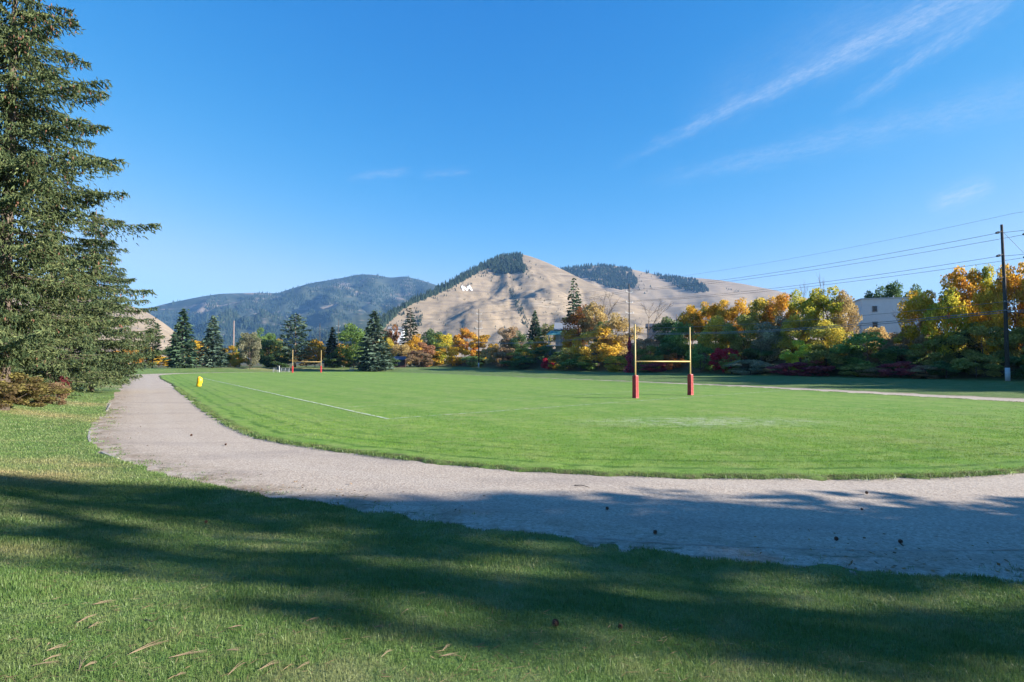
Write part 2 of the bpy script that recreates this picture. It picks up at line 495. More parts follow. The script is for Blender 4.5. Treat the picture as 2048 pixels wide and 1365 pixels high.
# ------------------------------------------------------------------ ground sheet (polar grid to the horizon)
r1 = 1.2 * 1.016 ** np.arange(0, 250); r2 = r1[-1] * 1.032 ** np.arange(1, 150)
rr = np.concatenate([[0.3, 0.7], r1, r2]); rr = rr[rr < 7000]; rr = np.append(rr, 7000)
aa = np.concatenate([np.radians(np.arange(-58, 58, 0.5)), np.radians(np.arange(58, 302, 3.0))])   # from +Y clockwise
A, R = np.meshgrid(aa, rr); X = R * np.sin(A); Yy = R * np.cos(A)
GP = np.stack([X.ravel(), Yy.ravel()], 1); GD = sdist(GP, OUTER)
GZ = ground_h(GP, GD); na, nr = len(aa), len(rr)
idx = np.arange(na * nr).reshape(nr, na)
q = np.stack([idx[:-1], np.roll(idx, -1, 1)[:-1], np.roll(idx, -1, 1)[1:], idx[1:]], -1).reshape(-1, 4)[:, ::-1]


def dry_at(P):
    v = np.zeros(len(P))
    for px, py, rx, ry, k in [(60, 818, 3.6, 1.3, 0.9), (150, 797, 2.8, 1.6, 0.9), (205, 757, 5.0, 4.0, 1.0), (30, 925, 2.2, 1.2, 0.75), (90, 895, 1.5, 0.8, 0.5),
                              (-60, 940, 2.0, 1.2, 0.6), (245, 765, 2.0, 9, 0.8), (215, 820, 0.8, 2.0, 0.6), (190, 900, 0.8, 0.5, 0.6), (20, 1130, 0.6, 0.4, 0.5)]:
        p = on_plane(px, py, 0.5); v += k * np.exp(-((P[:, 0] - p.x) / rx) ** 2 - ((P[:, 1] - p.y) / ry) ** 2)
    for x0, y0, rx, ry, k in [(-70, 178, 14, 5, .9), (-62, 172, 9, 3, 0.8), (-88, 176, 12, 4, .8), (-105, 172, 10, 4, .6), (-40, 180, 8, 4, .8), (-115, 186, 20, 6, .8), (-46, 172, 6, 2.5, .6)]:
        v += k * np.exp(-((P[:, 0] - x0) / rx) ** 2 - ((P[:, 1] - y0) / ry) ** 2)
    return np.clip(v, 0, 1)


s_, t_ = st(GP)
soil = np.clip(sstep(1.0, 4.0, s_) * (1 - sstep(300, 400, np.hypot(GP[:, 0], GP[:, 1]))) + sstep(190, 230, t_ + 0.2 * s_), 0, 1)
me = mesh_np('lawn_ground', np.column_stack([GP, GZ]), q, M_lawn, {'dry': dry_at(GP), 'soil': soil}, smooth=True)
link('ground', me, kind='structure')

# track sheet between the inner and outer curves (its ragged grass borders come from the lawn and the field lying over it)
def resample(C, n):
    C2 = np.vstack([C, C[:1]]); L = np.concatenate([[0], np.cumsum(np.hypot(*np.diff(C2, axis=0).T))])
    u = np.linspace(0, L[-1], n, endpoint=False); return np.stack([np.interp(u, L, C2[:, 0]), np.interp(u, L, C2[:, 1])], 1)


def offset_curve(C, d):
    T = np.roll(C, -1, 0) - np.roll(C, 1, 0); T /= np.linalg.norm(T, axis=1)[:, None]
    Nn = np.stack([T[:, 1], -T[:, 0]], 1); c = C + Nn * 0.01
    sg = 1 if sdist(c[:1], C)[0] > 0 else -1
    return C + Nn * d * sg


ci = offset_curve(INNER, -0.8)
co = np.array([OUTER[np.argmin(((OUTER - p) ** 2).sum(1))] for p in ci])
gx, gy = np.meshgrid(np.arange(-100, 50, 1.0), np.arange(3, 182, 1.0))
NI = len(INNER); io = resample(INNER, 1400)
# every inner point is paired with the nearest point of the outer curve, pushed 0.9 m outwards under the lawn
B = np.roll(OUTER, -1, 0); Dv = B - OUTER; L2 = (Dv ** 2).sum(1)
pairs = []
for p in io:
    t = np.clip(((p - OUTER) * Dv).sum(1) / L2, 0, 1); cpt = OUTER + t[:, None] * Dv; k = np.argmin(((cpt - p) ** 2).sum(1)); pairs.append(cpt[k])
pairs = np.array(pairs); dirn = pairs - io; wln = np.linalg.norm(dirn, axis=1)[:, None]; dirn /= wln
nv = 12; vv = np.linspace(0, 1, nv)
inn = io - dirn * 0.8; ou = pairs + dirn * 0.9
V = (inn[:, None] * (1 - vv)[None, :, None] + ou[:, None] * vv[None, :, None])
Pf = V.reshape(-1, 2); od_ = -sdist(Pf, OUTER)
zt = (fbm(Pf[:, 0] * 0.6, Pf[:, 1] * 0.6, 31) - 0.5) * 0.02
ii = np.arange(len(io) * nv).reshape(len(io), nv)
q = np.stack([ii[:, :-1], np.roll(ii, -1, 0)[:, :-1], np.roll(ii, -1, 0)[:, 1:], ii[:, 1:]], -1).reshape(-1, 4)
me = mesh_np('running_track', np.column_stack([Pf, zt]), q, M_track, {'outer': od_}, smooth=True)
link('running_track', me, kind='structure')

# field: a strip of rows along its rim (raised ragged turf edge) and a flat middle
fi = resample(INNER, 1600); offs = [0.25, 0.1, -0.02, -0.12, -0.3, -0.6, -1.0, -1.5, -2.1, -2.8, -3.6, -4.6, -6.0]
rag = (fbm(np.arange(1600) * 0.55, np.zeros(1600), 41) - 0.5) * 0.5 + (fbm(np.arange(1600) * 0.08, np.zeros(1600), 43) - 0.5) * 0.4
rows = [offset_curve(fi, o + 0) + (offset_curve(fi, 1.0) - fi) * (rag * (1 if o > -1 else 0.3))[:, None] for o in offs]
zr = [-0.09, -0.03, 0.045, 0.075, 0.085, 0.08, 0.07, 0.06, 0.06, 0.06, 0.06, 0.06, 0.06]
V = []; E = []
for k, (rw, z) in enumerate(zip(rows, zr)):
    zz = z + (fbm(rw[:, 0] * 2, rw[:, 1] * 2, 47) - 0.5) * (0.05 if k < 6 else 0.02)
    V.append(np.column_stack([rw, zz])); E.append(np.full(len(rw), -offs[k]))
nrw = len(offs); ii = np.arange(nrw * 1600).reshape(nrw, 1600)
q = np.stack([ii[:-1], np.roll(ii, -1, 1)[:-1], np.roll(ii, -1, 1)[1:], ii[1:]], -1).reshape(-1, 4)
V = np.concatenate(V); E = np.concatenate(E)
ctr = np.array([(-22.0, 80.0)]); last = rows[-1]; fr = []
base = len(V); VV = [V]; EE = [E]; qs = [q]; prev = ii[-1]
for k in range(1, 9):
    f = k / 9.0; rw = last * (1 - f) + ctr * f
    VV.append(np.column_stack([rw, 0.06 + (fbm(rw[:, 0] * .2, rw[:, 1] * .2, 49) - 0.5) * 0.03])); EE.append(np.full(1600, 6.0 + 20 * f))
    cur = np.arange(1600) + base + (k - 1) * 1600
    qs.append(np.stack([prev, np.roll(prev, -1), np.roll(cur, -1), cur], -1)); prev = cur
VV.append(np.array([[ctr[0, 0], ctr[0, 1], 0.06]])); EE.append([26.0]); ci = base + 8 * 1600
tri = np.stack([prev, np.roll(prev, -1), np.full(1600, ci)], -1)
me = mesh_np('field', np.concatenate(VV), [np.concatenate(qs), tri], M_field, {'edge': np.concatenate(EE)}, smooth=True)
link('sports_field', me, kind='structure')

# painted lines
m, n, out = new_mat('line_paint')
g = n.node('ShaderNodeNewGeometry').outputs['Position']
w = n.remap(n.noise(g, 3.0, 5.0, 0.7), 0.36, 0.56)
d = n.node('ShaderNodeBsdfDiffuse'); d.inputs[0].default_value = (0.55, 0.58, 0.50, 1)
tr = n.node('ShaderNodeBsdfTransparent'); mx = n.node('ShaderNodeMixShader'); n.set(mx.inputs[0], n.math('MULTIPLY', w, 0.85))
n.l.new(tr.outputs[0], mx.inputs[1]); n.l.new(d.outputs[0], mx.inputs[2]); n.l.new(mx.outputs[0], out.inputs[0]); M_line = m


def paint(name, p0, p1, w):
    p0 = np.array(p0[:2]); p1 = np.array(p1[:2]); L = np.linalg.norm(p1 - p0); k = max(2, int(L / 1.0)); u = np.linspace(0, 1, k)
    c = p0 + (p1 - p0) * u[:, None]; d = (p1 - p0) / L; nn = np.array((-d[1], d[0])) * w / 2
    wob = (fbm(u * L * 0.3, u * 0, 5) - 0.5)[:, None] * 0.12 * nn / w * 2
    V = np.concatenate([np.column_stack([c + nn + wob, np.full(k, 0.092)]), np.column_stack([c - nn + wob, np.full(k, 0.092)])])
    q = np.array([(i, i + 1, k + i + 1, k + i) for i in range(k - 1)])
    link(name, mesh_np(name, V, q, M_line), kind='structure')


cor = on_plane(775, 838, .09); paint('touch_line', on_plane(405, 756.5, .09), cor, 0.17)
gl = on_plane(1271, 796, .09); g2 = on_plane(1381, 790, .09); e2 = gl + (g2 - gl) * 4.5
paint('goal_line', cor, e2, 0.11)
l5 = on_plane(685, 815, .09); paint('five_metre_line', l5, l5 + (e2 - cor) * 0.9, 0.07)

# kerb edging along stretches of the outer border
M_conc = simple_mat('old_concrete', (0.30, 0.275, 0.245), 0.85, 0.2, 8)
ro = resample(OUTER, 2400)


def kerb(p0, p1, w=0.08, h=0.035, inset=0.0, z0=0.0):
    a = int(np.argmin(((ro - p0[:2]) ** 2).sum(1))); b = int(np.argmin(((ro - p1[:2]) ** 2).sum(1)))
    seg = ro[a:b + 1] if b > a else ro[b:a + 1]
    off = offset_curve(ro, inset)[a:b + 1] if b > a else offset_curve(ro, inset)[b:a + 1]
    in2 = offset_curve(ro, inset - w)[a:b + 1] if b > a else offset_curve(ro, inset - w)[b:a + 1]
    k = len(off); V = []
    for P, z in ((off, -0.1), (off, h), (in2, h), (in2, -0.1)):
        V.append(np.column_stack([P, np.full(k, z + z0)]))
    V = np.concatenate(V); q = []
    for r in range(3):
        for i in range(k - 1): q.append((r * k + i, r * k + i + 1, (r + 1) * k + i + 1, (r + 1) * k + i))
    q += [(0, k, 2 * k, 3 * k), (k - 1, 4 * k - 1, 3 * k - 1, 2 * k - 1)]
    return mesh_np('kerb', V, np.array(q), M_conc)


for a, b, ins in [((219, 808), (213, 822), 0.0), ((181, 862), (181, 885), 0.05), ((203, 905), (232, 918), 0.03)]:
    link('kerb', kerb(on_plane(*a), on_plane(*b), inset=ins), kind='structure')
# the thin edging that runs inside the weedy gravel verge on the right
kp = catmull([gp(1150, 1073), gp(1300, 1085), gp(1500, 1095), gp(1700, 1101), gp(1900, 1102), gp(2080, 1098)], 10)[:51]
mb = MB()
mb.tube([(p[0], p[1], 0.002 + 0.006 * math.sin(i * 1.3)) for i, p in enumerate(kp)], 0.018, 6)
link('track_edging', mb.mesh('edging', M_conc), kind='structure')

# ------------------------------------------------------------------ hills
def hill_mat(name, kind):
    m, n, out = new_mat(name); g = n.node('ShaderNodeNewGeometry').outputs['Position']
    a = n.noise(n.scaled(g, (0.004, 0.004, 0.05)), 1.0, 5.0, 0.65)
    b = n.noise(n.scaled(g, (0.012, 0.012, 0.012)), 1.0, 6.0, 0.7)
    if kind == 'grass':
        c = n.mix(n.remap(b, 0.3, 0.7), (0.205, 0.160, 0.108), (0.265, 0.207, 0.142))
        c = n.mix(n.remap(a, 0.56, 0.66, 0.0, 0.6), c, (0.15, 0.12, 0.095))
        ln = n.noise(n.scaled(g, (0.006, 0.006, 0.11)), 1.0, 5.0, 0.7)
        c = n.mix(n.remap(ln, 0.56, 0.63, 0.0, 0.45), c, (0.12, 0.095, 0.075))
        c = n.mix(n.remap(ln, 0.42, 0.34, 0.0, 0.4), c, (0.40, 0.34, 0.26))
        sp = n.noise(n.scaled(g, (0.03, 0.03, 0.05)), 1.0, 4.0, 0.7)
        pat = n.math('MULTIPLY', n.remap(sp, 0.58, 0.66, 0.0, 0.8), n.remap(n.noise(n.scaled(g, (0.003, 0.003, 0.004)), 1.0, 3.0), 0.5, 0.62))
        c = n.mix(pat, c, (0.10, 0.085, 0.075))
    else:
        c = n.mix(n.remap(b, 0.35, 0.65), (0.022, 0.032, 0.022), (0.042, 0.05, 0.034))
        c = n.mix(n.remap(a, 0.60, 0.70, 0.0, 0.75), c, (0.24, 0.19, 0.15))
        e = n.noise(n.scaled(g, (0.0022, 0.0022, 0.0045)), 1.0, 5.0, 0.7)
        c = n.mix(n.remap(e, 0.53, 0.62, 0.0, 0.7), c, (0.22, 0.17, 0.135))
    principled(n, out, c, 0.95, b, 0.5, 6.0, spec=0.05)
    return m


M_hg = hill_mat('dry_hill_grass', 'grass'); M_hf = hill_mat('forest_floor', 'forest')


def plane_range(tn, zpk, Rpk, Rf, p):
    """range at which a face of one slope, rising away from the viewer, meets the skyline"""
    lo, hi = Rf, Rpk
    for _ in range(40):
        md = (lo + hi) / 2
        if zpk * ((md - Rf) / (Rpk - Rf)) ** p > CAMZ + md * tn: hi = md
        else: lo = md
    return lo


def hill(name, prof, Rr, Rf, mat, nu=220, nv=70, p=1.15, gamp=0.10, gl=420.0, seed=0, back=0.7, even=None):
    prof = sorted(prof); xs = np.array([a[0] for a in prof], float); ys = np.array([a[1] for a in prof], float)
    pxs = np.linspace(xs[0], xs[-1], nu); pys = np.interp(pxs, xs, ys)
    for _ in range(2):
        pys[1:-1] = 0.25 * pys[:-2] + 0.5 * pys[1:-1] + 0.25 * pys[2:]
    V = []; vs = np.concatenate([np.linspace(0, 1, nv), 1 + np.linspace(0.04, back, 14)])
    for j, px in enumerate(pxs):
        d = ray(px, pys[j]); hl = math.hypot(d.x, d.y); ux, uy, tn = d.x / hl, d.y / hl, d.z / hl
        Rj = Rr
        if even is not None:
            Rj = Rr + (plane_range(tn, CAMZ + Rr * even[0], Rr, Rf, p) - Rr) * (even[1] if px < even[3] else even[2])
            Rj = max(Rj, Rf + 60)
        zr = max(CAMZ + Rj * tn, 1.0)
        for v in vs:
            if v <= 1:
                r = Rf + (Rj - Rf) * v; z = zr * v ** p
                x, y = ux * r, uy * r
                nz = mnoise.fractal(Vector((x / gl + seed, y / gl, seed * 1.7)), 0.9, 2.1, 5)
                rg = 1 - abs(mnoise.fractal(Vector((x / (gl * 0.8) + seed + 9, y / (gl * 1.4), 3.3)), 1.0, 2.0, 3))
                z += zr * (gamp * nz - gamp * 0.9 * rg + gamp * 0.35) * math.sin(math.pi * min(v, 1)) ** 0.8
            else:
                r = Rj + (Rr - Rf) * (v - 1); z = zr * (1 - (v - 1) ** 1.4 * 1.2); x, y = ux * r, uy * r
            V.append((x, y, max(z, -1.0) if v > 0 else -1.5))
    nvv = len(vs); ii = np.arange(nu * nvv).reshape(nu, nvv)
    q = np.stack([ii[:-1, :-1], ii[1:, :-1], ii[1:, 1:], ii[:-1, 1:]], -1).reshape(-1, 4)
    me = mesh_np(name, np.array(V), q, mat, smooth=True)
    o = link(name, me, kind='structure')
    bvh = BVHTree.FromPolygons([tuple(v) for v in V], q.tolist())
    return o, bvh


P_M = [(690, 716), (730, 668), (755, 645), (785, 625), (820, 606), (850, 592), (875, 578), (900, 564), (925, 551), (950, 537), (975, 524), (1000, 514), (1022, 509), (1045, 509), (1060, 513),
       (1075, 518), (1100, 528), (1130, 542), (1160, 557), (1200, 576), (1250, 599), (1300, 621), (1350, 641), (1420, 665), (1500, 690), (1600, 715)]
h_m, bv_m = hill('hill', P_M, 2500, 1250, M_hg, 260, 90, 1.05, 0.07, 230.0, 1.0, even=(0.2025, 1.0, 0.6, 1020))
P_D = [(1040, 560), (1090, 545), (1125, 538), (1150, 534), (1190, 531), (1230, 532), (1258, 538), (1290, 545), (1320, 551), (1350, 554), (1400, 557), (1440, 561), (1490, 569), (1545, 580),
       (1600, 593), (1700, 620), (1800, 650), (2000, 700)]
h_d, bv_d = hill('hill', P_D, 3700, 2000, M_hg, 220, 70, 1.1, 0.05, 420.0, 4.0)
P_L = [(-140, 640), (0, 660), (100, 640), (200, 622), (260, 618), (300, 616), (340, 606), (400, 594), (440, 588), (510, 586), (555, 587), (575, 580), (620, 567), (680, 557), (720, 549), (750, 550),
       (780, 556), (810, 553), (850, 563), (900, 580), (960, 600), (1050, 640)]
h_l, bv_l = hill('mountain', P_L, 5600, 2700, M_hf, 260, 80, 1.1, 0.24, 620.0, 7.0)
P_J = [(-420, 430), (-200, 480), (0, 540), (120, 575), (200, 598), (240, 609), (270, 614), (300, 628), (330, 648), (350, 664), (380, 694), (410, 716)]
h_j, bv_j = hill('hill', P_J, 2000, 1000, M_hg, 120, 50, 1.05, 0.05, 300.0, 11.0)


def hit(bv, px, py):
    d = ray(px, py).normalized(); r = bv.ray_cast(Vector((0, 0, CAMZ)), d)
    return (r[0], r[1]) if r[0] is not None else (None, None)


def in_poly(x, y, P):
    c = False; j = len(P) - 1
    for i in range(len(P)):
        if (P[i][1] > y) != (P[j][1] > y) and x < (P[j][0] - P[i][0]) * (y - P[i][1]) / (P[j][1] - P[i][1]) + P[i][0]: c = not c
        j = i
    return c


m, n, out = new_mat('far_conifer')
r = n.attr('rnd').outputs['Fac']
c = n.mix(r, (0.014, 0.028, 0.018), (0.036, 0.05, 0.028))
principled(n, out, c, 0.9, spec=0.05); M_farcon = m


def forest_mesh(name, pts, hts, wid=0.46):
    """one mass of tiny conifers: two stacked five-sided cones each"""
    T = []; k = 5
    V0 = []
    for z0, rr_, z1 in ((0.08, 0.5, 0.62), (0.42, 0.33, 1.0)):
        b = len(V0)
        for i in range(k):
            w = 2 * math.pi * i / k + z0; V0.append((math.cos(w) * rr_, math.sin(w) * rr_, z0))
        V0.append((0, 0, z1)); T += [(b + i, b + (i + 1) % k, b + k) for i in range(k)]
    V0 = np.array(V0); T = np.array(T); m_ = len(pts); pts = np.array(pts); hts = np.array(hts)
    ang = rng.uniform(0, 6.28, m_); ca, sa = np.cos(ang), np.sin(ang)
    w = (wid * rng.uniform(0.75, 1.3, m_) * hts)[:, None]
    x = V0[None, :, 0] * w; y = V0[None, :, 1] * w
    V = np.stack([x * ca[:, None] - y * sa[:, None] + pts[:, 0:1], x * sa[:, None] + y * ca[:, None] + pts[:, 1:2], V0[None, :, 2] * hts[:, None] + pts[:, 2:3] - 1.0], -1)
    Fc = (T[None] + (np.arange(m_) * len(V0))[:, None, None]).reshape(-1, 3)
    return mesh_np(name, V.reshape(-1, 3), Fc, M_farcon, {'rnd': np.repeat(rng.uniform(0, 1, m_), len(V0))})


def sample_poly(bv, P, nmax, h0, h1, mask=None):
    xs = [a[0] for a in P]; ys = [a[1] for a in P]; pts = []; hts = []; tries = 0
    while len(pts) < nmax and tries < nmax * 6:
        tries += 1; x = random.uniform(min(xs), max(xs)); y = random.uniform(min(ys), max(ys))
        if not in_poly(x, y, P): continue
        if mask and not mask(x, y): continue
        p, _ = hit(bv, x, y)
        if p is None: continue
        pts.append(tuple(p)); hts.append(random.uniform(h0, h1) * random.choice((1, 1, .75, 1.15)))
    return pts, hts


jag = lambda x, y: vnoise(x * 0.15, y * 0.15, 3) > 0.16
def forest(name, parts, label, cat='forest'):
    pts = []; hts = []
    for bv, P, nmax, h0, h1, mk in parts:
        a, b = sample_poly(bv, P, nmax, h0, h1, mk); pts += a; hts += b
    link(name, forest_mesh(name, pts, hts), label=label, cat=cat, kind='stuff')


forest('hilltop_forest', [
    (bv_m, [(975, 523), (990, 512), (1010, 509), (1040, 508), (1047, 513), (1045, 525), (1055, 540), (1048, 547), (1030, 548), (1000, 549), (985, 545), (972, 534)], 950, 12, 19, jag),
    (bv_m, [(700, 706), (752, 650), (785, 623), (820, 604), (850, 589), (900, 561), (950, 533), (978, 518), (985, 516), (984, 532), (962, 544), (932, 561), (902, 577), (870, 592), (845, 601), (806, 620), (778, 646), (748, 678), (720, 706)], 2700, 11, 20, None),
], 'dark conifer wood on the summit and shaded left ridge of the tan hill')
brush = lambda x, y: vnoise(x * 0.12, y * 0.2, 8) > 0.42
forest('hill_scrub', [
    (bv_m, [(1018, 580), (1026, 578), (1038, 600), (1050, 628), (1056, 650), (1046, 650), (1036, 625), (1024, 600)], 110, 5, 10, None),
    (bv_m, [(1010, 568), (1018, 568), (1022, 580), (1016, 580)], 8, 5, 8, None),
    (bv_m, [(1048, 640), (1060, 640), (1068, 690), (1056, 690)], 30, 5, 9, None),
    (bv_m, [(735, 680), (765, 648), (800, 622), (840, 615), (850, 640), (820, 690), (760, 700)], 260, 5, 11, brush),
    (bv_m, [(800, 610), (870, 590), (880, 596), (820, 612)], 45, 5, 9, brush),
    (bv_m, [(840, 575), (1140, 575), (1180, 690), (840, 690)], 60, 4, 9, lambda x, y: vnoise(x * .05, y * .1, 5) > .45),
    (bv_m, [(1080, 600), (1130, 595), (1140, 640), (1090, 640)], 40, 3, 6, None),
    (bv_m, [(1150, 605), (1350, 650), (1340, 660), (1160, 640)], 40, 3, 6, None),
    (bv_m, [(960, 545), (1075, 520), (1090, 560), (985, 566)], 45, 6, 13, lambda x, y: vnoise(x * .2, y * .2, 9) > .5),
    (bv_m, [(850, 590), (990, 530), (985, 550), (880, 600)], 60, 6, 13, lambda x, y: vnoise(x * .2, y * .2, 4) > .5),
    (bv_d, [(1262, 545), (1300, 548), (1320, 590), (1270, 590)], 25, 8, 15, None),
    (bv_j, [(250, 630), (300, 640), (350, 675), (330, 690), (260, 680)], 18, 4, 7, None),
], 'scattered dark shrubs and gully trees on the tan hillside', 'shrubs')
forest('ridge_forest', [
    (bv_d, [(1090, 541), (1125, 532), (1150, 528), (1190, 525), (1235, 527), (1258, 536), (1266, 545), (1276, 566), (1268, 578), (1240, 581), (1215, 575), (1180, 560), (1130, 548)], 1300, 16, 25, jag),
    (bv_d, [(1306, 549), (1345, 554), (1392, 560), (1410, 572), (1420, 584), (1398, 587), (1365, 580), (1340, 567), (1318, 556)], 600, 15, 24, jag),
    (bv_d, [(1284, 544), (1300, 547), (1298, 549), (1284, 546)], 5, 20, 28, None),
    (bv_d, [(1452, 577), (1480, 580), (1478, 585), (1452, 583)], 22, 6, 11, None),
], 'two dark conifer stands on the far tan ridge')


def fmask(x, y):
    return fbm(np.array([x * 0.03]), np.array([y * 0.06]), 21, 3)[0] > 0.43 and random.random() < 0.95
forest('mountain_forest', [(bv_l, [(200, 628), (300, 617), (340, 607), (400, 595), (440, 589), (510, 587), (557, 588), (575, 581), (620, 568), (680, 558), (720, 550), (752, 551), (780, 557), (810, 554), (850, 564), (900, 582), (900, 735), (200, 735)], 9500, 16, 27, fmask)],
       'blue hazy conifer forest covering the far mountain on the left')

# the white letter on the hillside
Mo = [(0, 0), (5, 0), (12.6, 6.4), (15.4, 0), (20.5, 0), (26, 10.4), (21.8, 10.4), (17.6, 3.4), (14.4, 10.2), (12.0, 10.2), (5.0, 3.4), (7.6, 10.4), (4.2, 10.4)]
Pm = [(921.5 + a * .93, 572.4 + b * .93) for a, b in Mo]
top = []; bot = []
for a, b in Pm:
    p, nn = hit(bv_m, a, b); d = (Vector((0, 0, CAMZ)) - p).normalized()
    top.append(p + nn * 1.0 + d * 1.0); bot.append(p - nn * 3)
k = len(Pm); import bmesh
bm = bmesh.new(); vt = [bm.verts.new(v) for v in top]; vb = [bm.verts.new(v) for v in bot]
from mathutils.geometry import tessellate_polygon
for t3 in tessellate_polygon([[Vector((a_, b_, 0)) for a_, b_ in Pm]]): bm.faces.new([vt[i] for i in t3])
for i in range(k): bm.faces.new((vt[i], vb[i], vb[(i + 1) % k], vt[(i + 1) % k]))
bmesh.ops.recalc_face_normals(bm, faces=bm.faces)
for f_ in bm.faces: f_.smooth = False
me = bpy.data.meshes.new('hillside_letter'); bm.to_mesh(me); bm.free()
me.materials.append(simple_mat('white_paint', (0.66, 0.66, 0.65), 0.7, 0.06, 0.2))
link('hillside_letter', me, label='large white concrete letter M on the tan hillside', cat='letter')

# ------------------------------------------------------------------ foliage
def leaf_mat(name, trans=0.35, low=0.65, high=1.3):
    m, n, out = new_mat(name)
    oi = n.node('ShaderNodeObjectInfo'); tint = n.attr('tint', 'OBJECT').outputs['Color']
    g = n.node('ShaderNodeTexCoord').outputs['Object']
    nz = n.noise(n.vmath('ADD', g, n.scaled(oi.outputs['Location'], (0.31, 0.17, 0.0))), 3.2, 3.0, 0.6)
    r = n.attr('rnd').outputs['Fac']
    f = n.math('ADD', n.remap(nz, 0.36, 0.62, -0.2, 1.0), n.math('MULTIPLY', n.math('SUBTRACT', r, 0.5), 0.7), clamp=True)
    c = n.mix(f, oi.outputs['Color'], tint)
    k = n.remap(n.math('FRACT', n.math('MULTIPLY', r, 23.7)), 0, 1, low, high); cb = n.node('ShaderNodeCombineColor')
    for i in range(3): n.l.new(k, cb.inputs[i])
    c = n.mix(1.0, c, cb.outputs[0], 'MULTIPLY')
    d = n.node('ShaderNodeBsdfDiffuse'); n.set(d.inputs[0], c); t = n.node('ShaderNodeBsdfTranslucent'); n.set(t.inputs[0], c)
    mx = n.node('ShaderNodeMixShader'); mx.inputs[0].default_value = trans
    n.l.new(d.outputs[0], mx.inputs[1]); n.l.new(t.outputs[0], mx.inputs[2]); n.l.new(mx.outputs[0], out.inputs[0])
    return m


M_leaf = leaf_mat('autumn_leaves', 0.45, 0.75, 1.4); M_needle = leaf_mat('needles', 0.15, 0.6, 1.25)
M_bark = simple_mat('bark', (0.13, 0.10, 0.08), 0.95, 0.35, 8, bstr=0.6)
M_bareb = simple_mat('bare_twigs', (0.15, 0.12, 0.10), 0.95, 0.3, 8)


def diamonds(C, U, W, ln, wd):
    """flat leaf/spray quads: centres C, long axes U, side axes W"""
    m_ = len(C); ln = np.broadcast_to(ln, m_)[:, None]; wd = np.broadcast_to(wd, m_)[:, None]
    V = np.stack([C - U * ln * 0.5, C + W * wd * 0.5 - U * ln * 0.08, C + U * ln * 0.5, C - W * wd * 0.5 - U * ln * 0.08], 1)
    return V.reshape(-1, 3), np.arange(m_ * 4).reshape(-1, 4)


def rand_dirs(k, r=rng):
    v = r.normal(size=(k, 3)); return v / np.linalg.norm(v, axis=1)[:, None]


def perp(U, r=rng):
    w = np.cross(U, rand_dirs(len(U), r)); return w / np.maximum(np.linalg.norm(w, axis=1), 1e-6)[:, None]


def proto_broadleaf(name, seed, nclump, nleaf, low, size=0.028, loose=1.0, wide=0.36):
    r = np.random.default_rng(seed)
    cz = (1 + low) / 2 - 0.02; rz = (1 - low) / 2
    cs = []
    while len(cs) < nclump:
        d = rand_dirs(1, r)[0]; k = r.uniform(0.35, 1.0) ** 0.6
        p = np.array((d[0] * wide * k, d[1] * wide * k, cz + d[2] * rz * k * 0.92))
        hh = (p[2] - low) / (1 - low); lim = 1.0 if hh < 0.55 else 1 - (hh - 0.55) * 0.7
        p[:2] *= lim * r.uniform(0.8, 1.12); cs.append(p)
    cs = np.array(cs); rad = r.uniform(0.075, 0.145, nclump)
    pick = r.choice(nclump, nleaf, p=rad ** 2 / (rad ** 2).sum())
    d = rand_dirs(nleaf, r); k = r.uniform(0.25, 1.0, nleaf) ** 0.5 * (1 + 0.05 * loose * np.minimum(r.normal(size=nleaf) ** 2, 4))
    C = cs[pick] + d * (rad[pick] * k)[:, None] * np.array((1, 1, 0.8)); C[:, 2] = np.maximum(C[:, 2], 0.01)
    U = rand_dirs(nleaf, r); W = perp(U, r); s = size * r.uniform(0.6, 1.4, nleaf)
    V, Fc = diamonds(C, U, W, s * 1.3, s)
    crown = mesh_np(name + '_crown', V, Fc, M_leaf, {'rnd': np.repeat(np.clip(r.normal(0.5, 0.22, nclump)[pick] * 0.6 + r.uniform(0, 0.4, nleaf), 0, 1), 4)})
    mb = MB(); tr = 0.016 if low > 0.1 else 0.010
    mb.tube([(0, 0, -0.02), (0.004, 0.003, low * 0.6 + 0.08), (r.normal() * 0.015, r.normal() * 0.015, 0.5), (0, 0, 0.82)], [tr * 1.3, tr, tr * 0.6, tr * 0.2], 6)
    for i in range(min(12, nclump)):
        e = cs[i]; z0 = max(low * 0.6 + 0.05, e[2] - 0.28 - 0.1 * r.uniform()); z0 = min(z0, 0.6)
        mid_ = (e + np.array((0, 0, z0))) / 2 + np.array((0, 0, -0.03)); mb.tube([(0, 0, z0), mid_, e], [tr * 0.5, tr * 0.35, tr * 0.12], 4)
    return crown, mb.mesh(name + '_trunk', M_bark, True)


